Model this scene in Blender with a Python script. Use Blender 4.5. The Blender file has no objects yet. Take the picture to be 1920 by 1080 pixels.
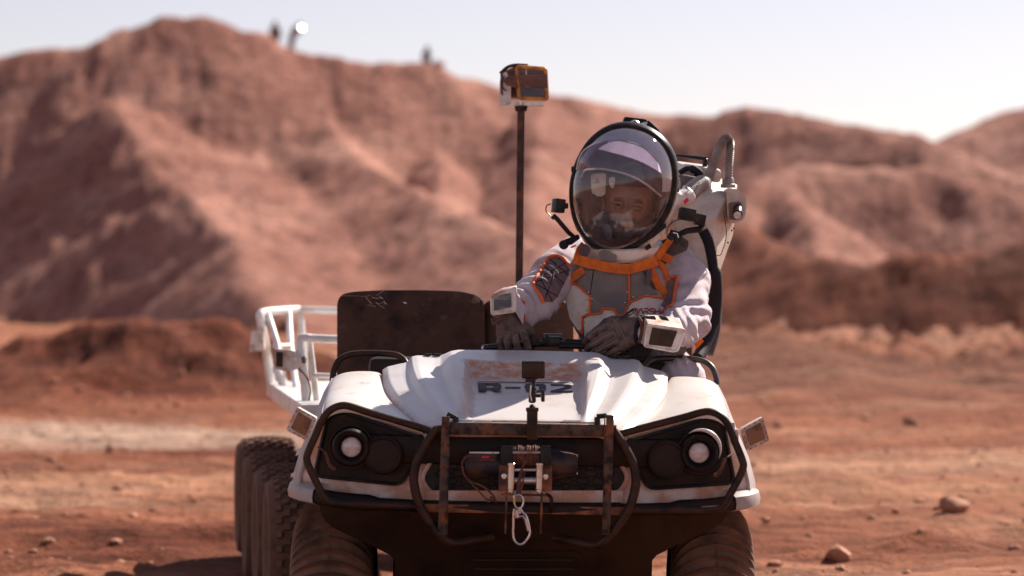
import bpy, bmesh, math, random
import numpy as np
from mathutils import Vector, Matrix, Euler
from mathutils.bvhtree import BVHTree
random.seed(4)
SC = bpy.context.scene
COL = SC.collection

# ---------------------------------------------------------------- camera, sky, sun, exposure
CH = 1.38
FPX = 85.0 / 36.0 * 1920
cam_d = bpy.data.cameras.new('camera'); cam = bpy.data.objects.new('camera', cam_d); COL.objects.link(cam)
cam.location = (0, 0, CH); cam.rotation_euler = (math.radians(90), 0, 0)
cam_d.lens = 85; cam_d.sensor_width = 36; cam_d.clip_end = 3000; cam_d.clip_start = 0.1
cam_d.dof.use_dof = True; cam_d.dof.focus_distance = 8.55; cam_d.dof.aperture_fstop = 2.0
SC.camera = cam

SUN = Vector((0.52, 0.60, 0.66)).normalized()
world = bpy.data.worlds.new('World'); SC.world = world; world.use_nodes = True
wn = world.node_tree; wn.nodes.clear()
sky = wn.nodes.new('ShaderNodeTexSky'); sky.sky_type = 'NISHITA'; sky.sun_disc = False
sky.sun_elevation = math.asin(SUN.z); sky.sun_rotation = math.atan2(SUN.x, SUN.y)
sky.air_density = 1.0; sky.dust_density = 0.25; sky.ozone_density = 1.4; sky.altitude = 100
bg = wn.nodes.new('ShaderNodeBackground'); bg.inputs[1].default_value = 0.063
wo = wn.nodes.new('ShaderNodeOutputWorld')
tn = wn.nodes.new('ShaderNodeMix'); tn.data_type = 'RGBA'; tn.blend_type = 'MULTIPLY'; tn.inputs[0].default_value = 1; tn.inputs[7].default_value = (1.16, .96, .95, 1)
hs = wn.nodes.new('ShaderNodeHueSaturation'); hs.inputs['Saturation'].default_value = .70; wn.links.new(sky.outputs[0], hs.inputs['Color']); wn.links.new(hs.outputs[0], tn.inputs[6]); wn.links.new(tn.outputs[2], bg.inputs[0]); wn.links.new(bg.outputs[0], wo.inputs[0])
sd = bpy.data.lights.new('sun', 'SUN'); sd.energy = 5.0; sd.angle = math.radians(0.5); sd.color = (1.0, 0.90, 0.78)
so = bpy.data.objects.new('sun', sd); COL.objects.link(so)
so.rotation_euler = SUN.to_track_quat('Z', 'Y').to_euler(); so.location = (20, 20, 30)
SC.view_settings.view_transform = 'Standard'; SC.view_settings.look = 'None'
SC.view_settings.gamma = 1; SC.view_settings.use_curve_mapping = False
SC.view_settings.exposure = 0.88

# ---------------------------------------------------------------- helpers
def P(px, py, Y):
    return Vector(((px - 960) / FPX * Y, Y, CH - (py - 540) / FPX * Y))
ROLL = 0.0168
X0 = 0.044                      # centre line of the vehicle
def V(px, py, Y):               # a point of the vehicle before its slight roll
    return P(px, py + ROLL * (985 - px), Y)

def tag(o, label=None, cat=None, group=None, kind=None):
    if label: o['label'] = label
    if cat: o['category'] = cat
    if group: o['group'] = group
    if kind: o['kind'] = kind
    return o
ORG = {}
def empty(name, loc, label, cat, group=None):
    o = bpy.data.objects.new(name, None); COL.objects.link(o); o.location = loc; o.empty_display_size = 0.1
    ORG[o.name] = Vector(loc); tag(o, label, cat, group); return o

def smoothpath(pts, n=6):
    """Catmull-Rom through points"""
    pts = [Vector(p) for p in pts]; out = []
    for i in range(len(pts) - 1):
        p0 = pts[max(i - 1, 0)]; p1 = pts[i]; p2 = pts[i + 1]; p3 = pts[min(i + 2, len(pts) - 1)]
        for k in range(n):
            t = k / n
            out.append(0.5 * ((2 * p1) + (p2 - p0) * t + (2 * p0 - 5 * p1 + 4 * p2 - p3) * t * t + (3 * p1 - p0 - 3 * p2 + p3) * t ** 3))
    out.append(pts[-1]); return out
def rounded(pts, r=8, n=4, closed=True):
    """round the corners of a 2D/3D outline"""
    pts = [Vector(p) for p in pts]; m = len(pts); out = []
    for i, p in enumerate(pts):
        if not closed and i in (0, m - 1): out.append(p); continue
        a = pts[i - 1] - p; b = pts[(i + 1) % m] - p
        ra = min(r, a.length * .45); rb = min(r, b.length * .45)
        A = p + a.normalized() * ra; B = p + b.normalized() * rb
        for k in range(n + 1):
            t = k / n; out.append(A * (1 - t) ** 2 + p * 2 * t * (1 - t) + B * t * t)
    return out

class MB:
    def __init__(s): s.v = []; s.f = []; s.m = []
    def add(s, v, f, mat=0):
        o = len(s.v); s.v += [Vector(x) for x in v]; s.f += [tuple(i + o for i in q) for q in f]; s.m += [mat] * len(f); return s
    def bm(s, b, mat=0):
        b.verts.index_update()
        s.add([v.co.copy() for v in b.verts], [tuple(v.index for v in f.verts) for f in b.faces], mat); b.free(); return s
    def box(s, c, size, rot=(0, 0, 0), bev=0.0, mat=0, seg=2, taper=None):
        b = bmesh.new(); bmesh.ops.create_cube(b, size=1)
        for v in b.verts:
            if taper and v.co.z > 0: v.co.x *= taper[0]; v.co.y *= taper[1]
            v.co = Vector((v.co.x * size[0], v.co.y * size[1], v.co.z * size[2]))
        if bev: bmesh.ops.bevel(b, geom=b.edges[:], offset=bev, segments=seg, affect='EDGES', profile=.6)
        R = rot.to_matrix().to_4x4() if hasattr(rot, 'to_matrix') else (rot.to_4x4() if isinstance(rot, Matrix) else Euler(rot).to_matrix().to_4x4())
        bmesh.ops.transform(b, matrix=Matrix.Translation(Vector(c)) @ R, verts=b.verts)
        return s.bm(b, mat)
    def tube(s, pts, r, n=10, mat=0, closed=False, cap=True):
        pts = [Vector(p) for p in pts]; m = len(pts)
        rr = r if isinstance(r, (list, tuple)) else [r] * m
        tans = []
        for i in range(m):
            a = pts[i - 1] if (i or closed) else pts[i]; b = pts[(i + 1) % m] if (i < m - 1 or closed) else pts[i]
            t = (b - a); tans.append(t.normalized() if t.length > 1e-9 else Vector((0, 0, 1)))
        ref = Vector((0, 0, 1)) if abs(tans[0].z) < .9 else Vector((0, 1, 0))
        nv = (ref - tans[0] * ref.dot(tans[0])).normalized(); V_ = []; F_ = []
        for i in range(m):
            nv = (nv - tans[i] * nv.dot(tans[i]))
            nv = nv.normalized() if nv.length > 1e-9 else tans[i].orthogonal().normalized()
            bv = tans[i].cross(nv)
            for k in range(n):
                a = 2 * math.pi * k / n
                V_.append(pts[i] + (nv * math.cos(a) + bv * math.sin(a)) * rr[i])
        for i in range(m if closed else m - 1):
            for k in range(n):
                j = (i + 1) % m
                F_.append((i * n + k, i * n + (k + 1) % n, j * n + (k + 1) % n, j * n + k))
        if cap and not closed:
            F_.append(tuple(range(n))[::-1]); F_.append(tuple((m - 1) * n + k for k in range(n)))
        return s.add(V_, F_, mat)
    def lathe(s, o, axis, prof, n=32, mat=0, close=False):
        """prof = [(radius, height)] around axis from o"""
        axis = Vector(axis).normalized(); u = axis.orthogonal().normalized(); w = axis.cross(u); o = Vector(o)
        V_ = []; F_ = []; m = len(prof)
        for r, h in prof:
            for k in range(n):
                a = 2 * math.pi * k / n
                V_.append(o + axis * h + (u * math.cos(a) + w * math.sin(a)) * max(r, 1e-5))
        for i in range(m - 1 if not close else m):
            j = (i + 1) % m
            for k in range(n):
                F_.append((i * n + k, i * n + (k + 1) % n, j * n + (k + 1) % n, j * n + k))
        if not close:
            if prof[0][0] > 1e-4: F_.append(tuple(range(n))[::-1])
            if prof[-1][0] > 1e-4: F_.append(tuple((m - 1) * n + k for k in range(n)))
        return s.add(V_, F_, mat)
    def cyl(s, a, b, r, n=20, mat=0, bev=0.0):
        a = Vector(a); b = Vector(b); L = (b - a).length
        pr = [(r - bev, 0), (r, bev), (r, L - bev), (r - bev, L)] if bev else [(r, 0), (r, L)]
        return s.lathe(a, b - a, pr, n, mat)
    def shell(s, verts, faces, off, mat=0):
        """sheet + back copy offset by off (vector or per-vertex list) + side walls"""
        n = len(verts); offs = off if isinstance(off, list) else [Vector(off)] * n
        ed = {}
        for f in faces:
            for i in range(len(f)):
                a, b = f[i], f[(i + 1) % len(f)]
                ed[(a, b)] = 1
        F_ = list(faces) + [tuple(i + n for i in f[::-1]) for f in faces]
        for (a, b) in ed:
            if (b, a) not in ed: F_.append((b, a, a + n, b + n))
        return s.add([Vector(v) for v in verts] + [Vector(v) + o for v, o in zip(verts, offs)], F_, mat)
    def panel(s, outline, yf, thick=0.01, frame=P, step=14, mat=0, ext=None):
        b = bmesh.new()
        vs = [b.verts.new((p[0], p[1], 0)) for p in outline]
        f = b.faces.new(vs); f.normal_update()
        if f.normal.z < 0: f.normal_flip()
        bmesh.ops.triangulate(b, faces=b.faces[:])
        xs = [p[0] for p in outline]; ys = [p[1] for p in outline]
        if step:
            for lo, hi, ax in ((min(xs), max(xs), 0), (min(ys), max(ys), 1)):
                q = lo + step
                while q < hi - step * .3:
                    co = Vector((q, 0, 0)) if ax == 0 else Vector((0, q, 0)); no = Vector((1, 0, 0)) if ax == 0 else Vector((0, 1, 0))
                    bmesh.ops.bisect_plane(b, geom=b.verts[:] + b.edges[:] + b.faces[:], plane_co=co, plane_no=no, dist=1e-4)
                    q += step
        b.verts.index_update(); fn = yf if callable(yf) else (lambda x, y: yf)
        vv = [frame(v.co.x, v.co.y, fn(v.co.x, v.co.y)) for v in b.verts]
        ff = [tuple(v.index for v in q.verts) for q in b.faces]; b.free()
        return s.shell(vv, ff, Vector(ext) if ext else Vector((0, thick, 0)), mat)
    def grid(s, rows, thick=None, mat=0):
        n = len(rows[0]); V_ = [Vector(p) for r in rows for p in r]
        F_ = [(i * n + j, (i + 1) * n + j, (i + 1) * n + j + 1, i * n + j + 1) for i in range(len(rows) - 1) for j in range(n - 1)]
        if thick: return s.shell(V_, F_, thick, mat)
        return s.add(V_, F_, mat)
    def mirrored(s, x0=X0):
        o = MB(); o.v = [Vector((2 * x0 - p.x, p.y, p.z)) for p in s.v]; o.f = [f[::-1] for f in s.f]; o.m = list(s.m); return o
    def both(s, x0=X0):
        m = s.mirrored(x0); o = len(s.v); s.v += m.v; s.f += [tuple(i + o for i in f) for f in m.f]; s.m += m.m; return s
    def build(s, name, mats, parent=None, angle=35, sub=0, fix=True, org=None):
        if not isinstance(mats, (list, tuple)): mats = [mats]
        if parent is not None: org = ORG[parent.name]
        if org is None: org = Vector((0, 0, 0))
        org = Vector(org)
        me = bpy.data.meshes.new(name)
        me.from_pydata([tuple(v - org) for v in s.v], [], s.f); 
        for i, m in enumerate(s.m):
            if m: me.polygons[i].material_index = m
        if fix:
            b = bmesh.new(); b.from_mesh(me); bmesh.ops.recalc_face_normals(b, faces=b.faces); b.to_mesh(me); b.free()
        for m in mats: me.materials.append(m)
        me.shade_smooth()
        if angle and not sub: me.set_sharp_from_angle(angle=math.radians(angle))
        me.validate()
        o = bpy.data.objects.new(name, me); COL.objects.link(o)
        if parent is not None: o.parent = parent
        else: o.location = org
        ORG[o.name] = org
        if sub:
            md = o.modifiers.new('sub', 'SUBSURF'); md.levels = sub; md.render_levels = sub
        return o

# ---------------------------------------------------------------- materials
def lin(c): return tuple(x for x in c) + (1,)
def mat(name, base, rough=.6, metal=0., c2=None, scale=6., amt=.5, c3=None, scale3=2., amt3=.5, bump=0., bscale=60., spec=None, coat=0., stretch=None, updust=None, bdist=.01):
    m = bpy.data.materials.new(name); m.use_nodes = True; nt = m.node_tree; b = nt.nodes['Principled BSDF']
    L = nt.links.new
    b.inputs['Roughness'].default_value = rough; b.inputs['Metallic'].default_value = metal
    b.inputs['Specular IOR Level'].default_value = spec if spec is not None else (.5 if max(base) > .12 else .22); b.inputs['Coat Weight'].default_value = coat
    tc = nt.nodes.new('ShaderNodeTexCoord'); co = tc.outputs['Object']
    if stretch:
        mp = nt.nodes.new('ShaderNodeMapping'); mp.inputs['Scale'].default_value = stretch; L(co, mp.inputs[0]); co = mp.outputs[0]
    rgb = nt.nodes.new('ShaderNodeRGB'); rgb.outputs[0].default_value = lin(base); cur = rgb.outputs[0]
    def layer(cur, col, sc, am, det=6):
        n = nt.nodes.new('ShaderNodeTexNoise'); n.inputs['Scale'].default_value = sc; n.inputs['Detail'].default_value = det
        n.inputs['Roughness'].default_value = .62; L(co, n.inputs['Vector'])
        r = nt.nodes.new('ShaderNodeValToRGB'); r.color_ramp.elements[0].position = max(0, .62 - am * .35); r.color_ramp.elements[1].position = min(1, .78 - am * .28)
        L(n.outputs[0], r.inputs[0])
        x = nt.nodes.new('ShaderNodeMix'); x.data_type = 'RGBA'; L(r.outputs[0], x.inputs[0]); L(cur, x.inputs[6]); x.inputs[7].default_value = lin(col)
        return x.outputs[2], r.outputs[0]
    if c2: cur, _ = layer(cur, c2, scale, amt)
    if c3: cur, f3 = layer(cur, c3, scale3, amt3)
    if updust:   # settled dust on surfaces that look up
        g = nt.nodes.new('ShaderNodeNewGeometry'); sp = nt.nodes.new('ShaderNodeSeparateXYZ'); L(g.outputs['Normal'], sp.inputs[0])
        mr = nt.nodes.new('ShaderNodeMapRange'); mr.inputs[1].default_value = .2; mr.inputs[2].default_value = 1; mr.inputs[4].default_value = updust[1]
        L(sp.outputs[2], mr.inputs[0])
        x = nt.nodes.new('ShaderNodeMix'); x.data_type = 'RGBA'; L(mr.outputs[0], x.inputs[0]); L(cur, x.inputs[6]); x.inputs[7].default_value = lin(updust[0]); cur = x.outputs[2]
    L(cur, b.inputs['Base Color'])
    if bump:
        n = nt.nodes.new('ShaderNodeTexNoise'); n.inputs['Scale'].default_value = bscale; n.inputs['Detail'].default_value = 5; L(co, n.inputs['Vector'])
        bp = nt.nodes.new('ShaderNodeBump'); bp.inputs['Strength'].default_value = bump; bp.inputs['Distance'].default_value = bdist
        L(n.outputs[0], bp.inputs['Height']); L(bp.outputs[0], b.inputs['Normal'])
    return m
DUST = (.36, .17, .10)
M_white = mat('white plastic panel', (.66, .615, .60), .4, c2=(.64, .55, .50), scale=5, amt=.5, c3=(.52, .30, .20), scale3=16, amt3=.06, bump=.05, bscale=220, coat=.12)
M_shadedwhite = mat('white flank plastic greyed for shade', (.40, .365, .37), .45, c2=(.34, .26, .23), scale=7, amt=.5)  # white plastic darkened so its colour carries the flank's shade
M_whitedust = mat('dusty white plastic', (.76, .66, .62), .5, c2=(.52, .28, .19), scale=9, amt=.75, bump=.05, bscale=200)
M_black = mat('dusty black plastic', (.008, .006, .0055), .5, c2=(.026, .012, .008), scale=8, amt=.7, bump=.12, bscale=150)
M_blackp = mat('clean black plastic', (.015, .015, .017), .35, c2=(.05, .035, .03), scale=25, amt=.3)
M_tube = mat('scuffed black tube', (.010, .008, .008), .42, c2=(.05, .022, .013), scale=14, amt=.8, bump=.1, bscale=120, stretch=(1, 1, 1.6))
M_tub = mat('dark olive hull', (.017, .0095, .0055), .6, c2=(.034, .017, .010), scale=5, amt=.8, bump=.08, bscale=180)
M_rubber = mat('dusty tyre rubber', (.06, .038, .031), .8, c2=(.15, .076, .05), scale=11, amt=1.0, bump=.15, bscale=90)
M_ribtyre = mat('dark ribbed tyre rubber', (.075, .048, .038), .7, c2=(.20, .105, .072), scale=9, amt=.8, bump=.15, bscale=90)
M_rubber_knob = mat('tread rubber', (.075, .047, .038), .8, c2=(.17, .088, .06), scale=18, amt=1.0, bump=.2, bscale=120)
M_rust = mat('rusty steel', (.085, .064, .058), .55, metal=.4, c2=(.26, .09, .035), scale=12, amt=.45, c3=(.022, .016, .015), scale3=30, amt3=.5, bump=.25, bscale=90)
M_rusty = mat('rusted orange steel', (.36, .125, .048), .8, c2=(.06, .03, .022), scale=14, amt=.7, bump=.2, bscale=90)
M_pole = mat('rust brown pole', (.075, .042, .030), .6, c2=(.19, .065, .03), scale=14, amt=.4, c3=(.03, .02, .017), scale3=9, amt3=.5, bump=.2, bscale=90)
M_steel = mat('brushed steel', (.55, .53, .53), .3, metal=.9, c2=(.35, .22, .16), scale=20, amt=.4, bump=.05)
M_chrome = mat('polished aluminium', (.68, .66, .66), .25, metal=.85, c2=(.45, .36, .3), scale=30, amt=.3)
M_navy = mat('navy winch housing', (.018, .018, .030), .32, c2=(.07, .04, .03), scale=18, amt=.6)
M_rope = mat('rust brown rope', (.20, .075, .04), .9, c2=(.10, .04, .03), scale=60, amt=.8, bump=.4, bscale=200)
M_lens = mat('frosted lamp glass', (.66, .60, .60), .15, c2=(.50, .38, .34), scale=40, amt=.5, coat=.6)
M_seat = mat('dusty brown vinyl', (.018, .0085, .0055), .55, c2=(.08, .034, .019), scale=7, amt=1.0, c3=(.12, .07, .05), scale3=20, amt3=.1, bump=.25, bscale=25, bdist=.02)
M_suit = mat('pale lavender suit knit', (.74, .645, .71), .85, c2=(.58, .48, .52), scale=10, amt=.5, c3=(.50, .33, .25), scale3=5, amt3=.1, spec=.2)
M_orange = mat('orange webbing', (.72, .17, .025), .75, c2=(.5, .12, .03), scale=30, amt=.6, bump=.25, bscale=400, bdist=.002, spec=.2)
M_trim = mat('orange piping', (.75, .13, .02), .6, c2=(.45, .09, .03), scale=40, amt=.4)
M_gpanel = mat('grey armour panel', (.15, .135, .14), .6, c2=(.21, .17, .16), scale=12, amt=.5, bump=.1, bscale=300)
M_wpanel = mat('white armour panel', (.80, .75, .72), .5, c2=(.66, .54, .46), scale=14, amt=.6, bump=.06, bscale=200)
M_glove = mat('dark grey glove leather', (.075, .058, .058), .75, c2=(.15, .10, .085), scale=35, amt=.8, bump=.35, bscale=180, bdist=.004)
M_stitch = mat('pale glove stitching', (.25, .19, .16), .8)
M_skin = mat('brown skin', (.22, .09, .048), .45, c2=(.14, .055, .028), scale=12, amt=.5)
def skin_mat():
    m = mat('brown skin and beard', (.22, .09, .048), .45, c2=(.14, .055, .028), scale=12, amt=.5, bump=.15, bscale=200, bdist=.002)
    nt = m.node_tree; b = nt.nodes['Principled BSDF']; L = nt.links.new; cur = b.inputs['Base Color'].links[0].from_socket
    tc = nt.nodes.new('ShaderNodeTexCoord'); n = nt.nodes.new('ShaderNodeTexNoise'); n.inputs['Scale'].default_value = 160; L(tc.outputs['Object'], n.inputs['Vector'])
    for nm, col, ns in (('lip', (.27, .10, .085), 0), ('hair', (.016, .010, .008), 1)):
        at = nt.nodes.new('ShaderNodeAttribute'); at.attribute_name = nm; f = at.outputs['Fac']
        if ns:
            q = nt.nodes.new('ShaderNodeMath'); q.operation = 'MULTIPLY_ADD'; q.use_clamp = True; L(n.outputs[0], q.inputs[0]); q.inputs[1].default_value = .5; q.inputs[2].default_value = .68; q2 = nt.nodes.new('ShaderNodeMath'); q2.operation = 'MULTIPLY'; L(f, q2.inputs[0]); L(q.outputs[0], q2.inputs[1]); f = q2.outputs[0]
        x = nt.nodes.new('ShaderNodeMix'); x.data_type = 'RGBA'; L(f, x.inputs[0]); L(cur, x.inputs[6]); x.inputs[7].default_value = lin(col); cur = x.outputs[2]
    L(cur, b.inputs['Base Color']); return m
M_face = skin_mat()
M_beard = mat('dark beard', (.02, .012, .01), .8, bump=.5, bscale=250)
M_lip = mat('lips', (.30, .10, .09), .4)
M_eye = mat('eye white', (.32, .27, .24), .2)
M_pupil = mat('dark iris', (.01, .006, .004), .1)
M_cap = mat('black comms cap', (.015, .013, .02), .7, bump=.2, bscale=100)
M_capw = mat('cream cap panel', (.50, .46, .40), .7, c2=(.40, .35, .30), scale=30, amt=.5)
M_quilt = mat('mauve quilted patch', (.13, .09, .105), .7, c2=(.18, .12, .125), scale=25, amt=.8, bump=.15, bscale=50, spec=.03)
M_box = mat('dusty white housing', (.72, .63, .58), .5, c2=(.44, .26, .19), scale=18, amt=.6)
M_dark = mat('dark dusty screen', (.018, .012, .009), .4, c2=(.05, .028, .018), scale=20, amt=.8)
M_lampwin = mat('amber brown lamp window', (.10, .05, .028), .3, c2=(.26, .13, .07), scale=22, amt=.8)
M_rail = mat('white painted rail', (.78, .76, .75), .35, c2=(.62, .52, .46), scale=8, amt=.4)
M_railgrey = mat('worn grey rail', (.16, .13, .125), .35, metal=.5, c2=(.06, .045, .04), scale=10, amt=.7)
M_pack = mat('scuffed white pack shell', (.66, .62, .58), .5, c2=(.50, .40, .34), scale=9, amt=.6, bump=.06, bscale=160)
M_hose = mat('grey corrugated hose', (.26, .22, .21), .5, c2=(.18, .14, .13), scale=20, amt=.5)
M_greyfab = mat('grey nylon', (.11, .09, .095), .8, bump=.3, bscale=60)
M_yellow = mat('yellow edge frame', (.62, .27, .03), .55, c2=(.35, .12, .03), scale=25, amt=.6)
M_bluegl = mat('blue black display', (.035, .035, .065), .15, c2=(.13, .05, .045), scale=12, amt=.6, stretch=(.4, 1, 2.4), coat=.4)
M_tape = mat('brown packing tape', (.24, .085, .05), .35, c2=(.12, .04, .03), scale=20, amt=.8, stretch=(.4, 1, 3), bump=.3, bscale=60)
M_screen = mat('blue grey reflective screen', (.07, .08, .10), .12, metal=.2, c2=(.30, .32, .36), scale=9, amt=.35, stretch=(1, 1, 5))
M_decal = mat('grey hood lettering', (.075, .068, .08), .6)
M_text = mat('dark red lettering', (.42, .015, .012), .6)
M_yel = mat('yellow mark', (.75, .42, .02), .5)
M_red = mat('red mark', (.65, .03, .03), .5)
M_stone = mat('red brown stone', (.33, .125, .07), .9, c2=(.42, .2, .12), scale=6, amt=.7, bump=.5, bscale=18, bdist=.03)
M_dim = mat('dark clothing', (.13, .085, .08), .8, c2=(.2, .12, .1), scale=4, amt=.6)
M_disc = mat('bright glint disc', (.8, .74, .68), .3, metal=.8)

def hood_mat():
    m = mat('white hood plastic', (.64, .60, .60), .36, c2=(.56, .48, .45), scale=5, amt=.4, bump=.05, bscale=220, coat=.12)
    nt = m.node_tree; b = nt.nodes['Principled BSDF']; L = nt.links.new; src = b.inputs['Base Color'].links[0].from_socket
    at = nt.nodes.new('ShaderNodeAttribute'); at.attribute_name = 'dust'
    tc = nt.nodes.new('ShaderNodeTexCoord'); mp = nt.nodes.new('ShaderNodeMapping'); mp.inputs['Scale'].default_value = (14, 14, 26); L(tc.outputs['Object'], mp.inputs[0])
    n = nt.nodes.new('ShaderNodeTexNoise'); n.inputs['Scale'].default_value = 1.6; n.inputs['Detail'].default_value = 9; n.inputs['Roughness'].default_value = .7; L(mp.outputs[0], n.inputs['Vector'])
    mr = nt.nodes.new('ShaderNodeMapRange'); mr.inputs[1].default_value = .30; mr.inputs[2].default_value = .58; L(n.outputs[0], mr.inputs[0])
    mu = nt.nodes.new('ShaderNodeMath'); mu.operation = 'MULTIPLY'; L(at.outputs['Fac'], mu.inputs[0]); L(mr.outputs[0], mu.inputs[1]); mu.use_clamp = True
    x = nt.nodes.new('ShaderNodeMix'); x.data_type = 'RGBA'; L(mu.outputs[0], x.inputs[0]); L(src, x.inputs[6]); x.inputs[7].default_value = lin((.46, .19, .10)); L(x.outputs[2], b.inputs['Base Color'])
    return m
M_hood = hood_mat()
def translucent_mat(name, col, t=.7):
    m = mat(name, col, .4); nt = m.node_tree; b = nt.nodes['Principled BSDF']; out = [n for n in nt.nodes if n.type == 'OUTPUT_MATERIAL'][0]
    tr = nt.nodes.new('ShaderNodeBsdfTranslucent'); tr.inputs[0].default_value = lin(col); x = nt.nodes.new('ShaderNodeMixShader'); x.inputs[0].default_value = t
    nt.links.new(b.outputs[0], x.inputs[1]); nt.links.new(tr.outputs[0], x.inputs[2]); nt.links.new(x.outputs[0], out.inputs[0]); return m
M_shellt = translucent_mat('milky helmet shell', (.84, .80, .88), .6)
M_band = translucent_mat('white visor lining', (.93, .90, .96), .4)  # padding, whitened to stand in for reflections at the top rim
def glass_mat(name, tint=(1, 1, 1), dust=.10, ior=1.5, filmcol=(.55, .42, .38), extra=0.0):
    m = bpy.data.materials.new(name); m.use_nodes = True; nt = m.node_tree; nt.nodes.clear(); L = nt.links.new
    out = nt.nodes.new('ShaderNodeOutputMaterial')
    tr = nt.nodes.new('ShaderNodeBsdfTransparent'); tr.inputs[0].default_value = lin(tint)
    gl = nt.nodes.new('ShaderNodeBsdfGlossy'); gl.inputs['Roughness'].default_value = .03
    fr = nt.nodes.new('ShaderNodeFresnel'); fr.inputs[0].default_value = ior
    ad = nt.nodes.new('ShaderNodeMath'); ad.operation = 'MULTIPLY_ADD'; ad.inputs[1].default_value = 1.7; ad.inputs[2].default_value = extra
    L(fr.outputs[0], ad.inputs[0]); ad.use_clamp = True
    mx = nt.nodes.new('ShaderNodeMixShader'); L(ad.outputs[0], mx.inputs[0]); L(tr.outputs[0], mx.inputs[1]); L(gl.outputs[0], mx.inputs[2])
    df = nt.nodes.new('ShaderNodeBsdfDiffuse'); df.inputs[0].default_value = lin(filmcol)
    tc = nt.nodes.new('ShaderNodeTexCoord'); n = nt.nodes.new('ShaderNodeTexNoise'); n.inputs['Scale'].default_value = 14; n.inputs['Detail'].default_value = 9; n.inputs['Roughness'].default_value = .7
    mp = nt.nodes.new('ShaderNodeMapping'); mp.inputs['Rotation'].default_value = (0, .6, 0); mp.inputs['Scale'].default_value = (3, 1, .8); L(tc.outputs['Object'], mp.inputs[0]); L(mp.outputs[0], n.inputs['Vector'])
    mr = nt.nodes.new('ShaderNodeMapRange'); mr.inputs[1].default_value = .42; mr.inputs[2].default_value = .75; mr.inputs[3].default_value = dust * .6; mr.inputs[4].default_value = dust * 1.7; L(n.outputs[0], mr.inputs[0])
    m2 = nt.nodes.new('ShaderNodeMixShader'); L(mr.outputs[0], m2.inputs[0]); L(mx.outputs[0], m2.inputs[1]); L(df.outputs[0], m2.inputs[2])
    L(m2.outputs[0], out.inputs[0]); return m
M_glass = glass_mat('clear visor bubble', dust=.07, filmcol=(.62, .52, .56))  # dust film, tinted pale lavender to stand in for reflections too
M_shade = glass_mat('tinted inner visor', tint=(.50, .44, .52), dust=.16, filmcol=(.42, .38, .46), extra=.0)

def add_ribs(m, freq=900, strength=.35):
    nt = m.node_tree; b = nt.nodes['Principled BSDF']; L = nt.links.new
    tc = nt.nodes.new('ShaderNodeTexCoord'); w = nt.nodes.new('ShaderNodeTexWave'); w.wave_type = 'BANDS'; w.bands_direction = 'DIAGONAL'
    w.inputs['Scale'].default_value = freq / 6.3; w.inputs['Distortion'].default_value = 1.5; w.inputs['Detail'].default_value = 1
    L(tc.outputs['Object'], w.inputs['Vector'])
    n = nt.nodes.new('ShaderNodeTexNoise'); n.inputs['Scale'].default_value = 12; n.inputs['Detail'].default_value = 4
    L(tc.outputs['Object'], n.inputs['Vector'])
    b1 = nt.nodes.new('ShaderNodeBump'); b1.inputs['Strength'].default_value = .5; b1.inputs['Distance'].default_value = .03; L(n.outputs[0], b1.inputs['Height'])
    b2 = nt.nodes.new('ShaderNodeBump'); b2.inputs['Strength'].default_value = strength; b2.inputs['Distance'].default_value = .003
    L(w.outputs[0], b2.inputs['Height']); L(b1.outputs[0], b2.inputs['Normal']); L(b2.outputs[0], b.inputs['Normal'])
add_ribs(M_suit, 620, .9)

# ---------------------------------------------------------------- noise
_rng = np.random.RandomState(7); _perm = _rng.permutation(4096); _val = _rng.rand(4096)
def vn2(x, y, s=0):
    xi = np.floor(x).astype(np.int64); yi = np.floor(y).astype(np.int64); fx = x - xi; fy = y - yi
    fx = fx * fx * (3 - 2 * fx); fy = fy * fy * (3 - 2 * fy)
    def h(a, b): return _val[(_perm[(a + s * 17) & 4095] + b * 131) & 4095]
    return (h(xi, yi) * (1 - fx) + h(xi + 1, yi) * fx) * (1 - fy) + (h(xi, yi + 1) * (1 - fx) + h(xi + 1, yi + 1) * fx) * fy
def fbm2(x, y, o=5, s=0, g=.5):
    a = 1; t = 0; n = 0
    for i in range(o):
        t = t + a * (vn2(x * 2 ** i, y * 2 ** i, s + i) - .5); n += a; a *= g
    return t / n * 2
def vn3(x, y, z, s=0):
    xi, yi, zi = [np.floor(q).astype(np.int64) for q in (x, y, z)]; fx, fy, fz = x - xi, y - yi, z - zi
    fx, fy, fz = [q * q * (3 - 2 * q) for q in (fx, fy, fz)]
    def h(a, b, c): return _val[(_perm[(a + s * 17) & 4095] + _perm[(b * 131) & 4095] * 3 + c * 57) & 4095]
    r = 0
    for i in (0, 1):
        for j in (0, 1):
            for k in (0, 1):
                r = r + h(xi + i, yi + j, zi + k) * (fx if i else 1 - fx) * (fy if j else 1 - fy) * (fz if k else 1 - fz)
    return r

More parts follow.
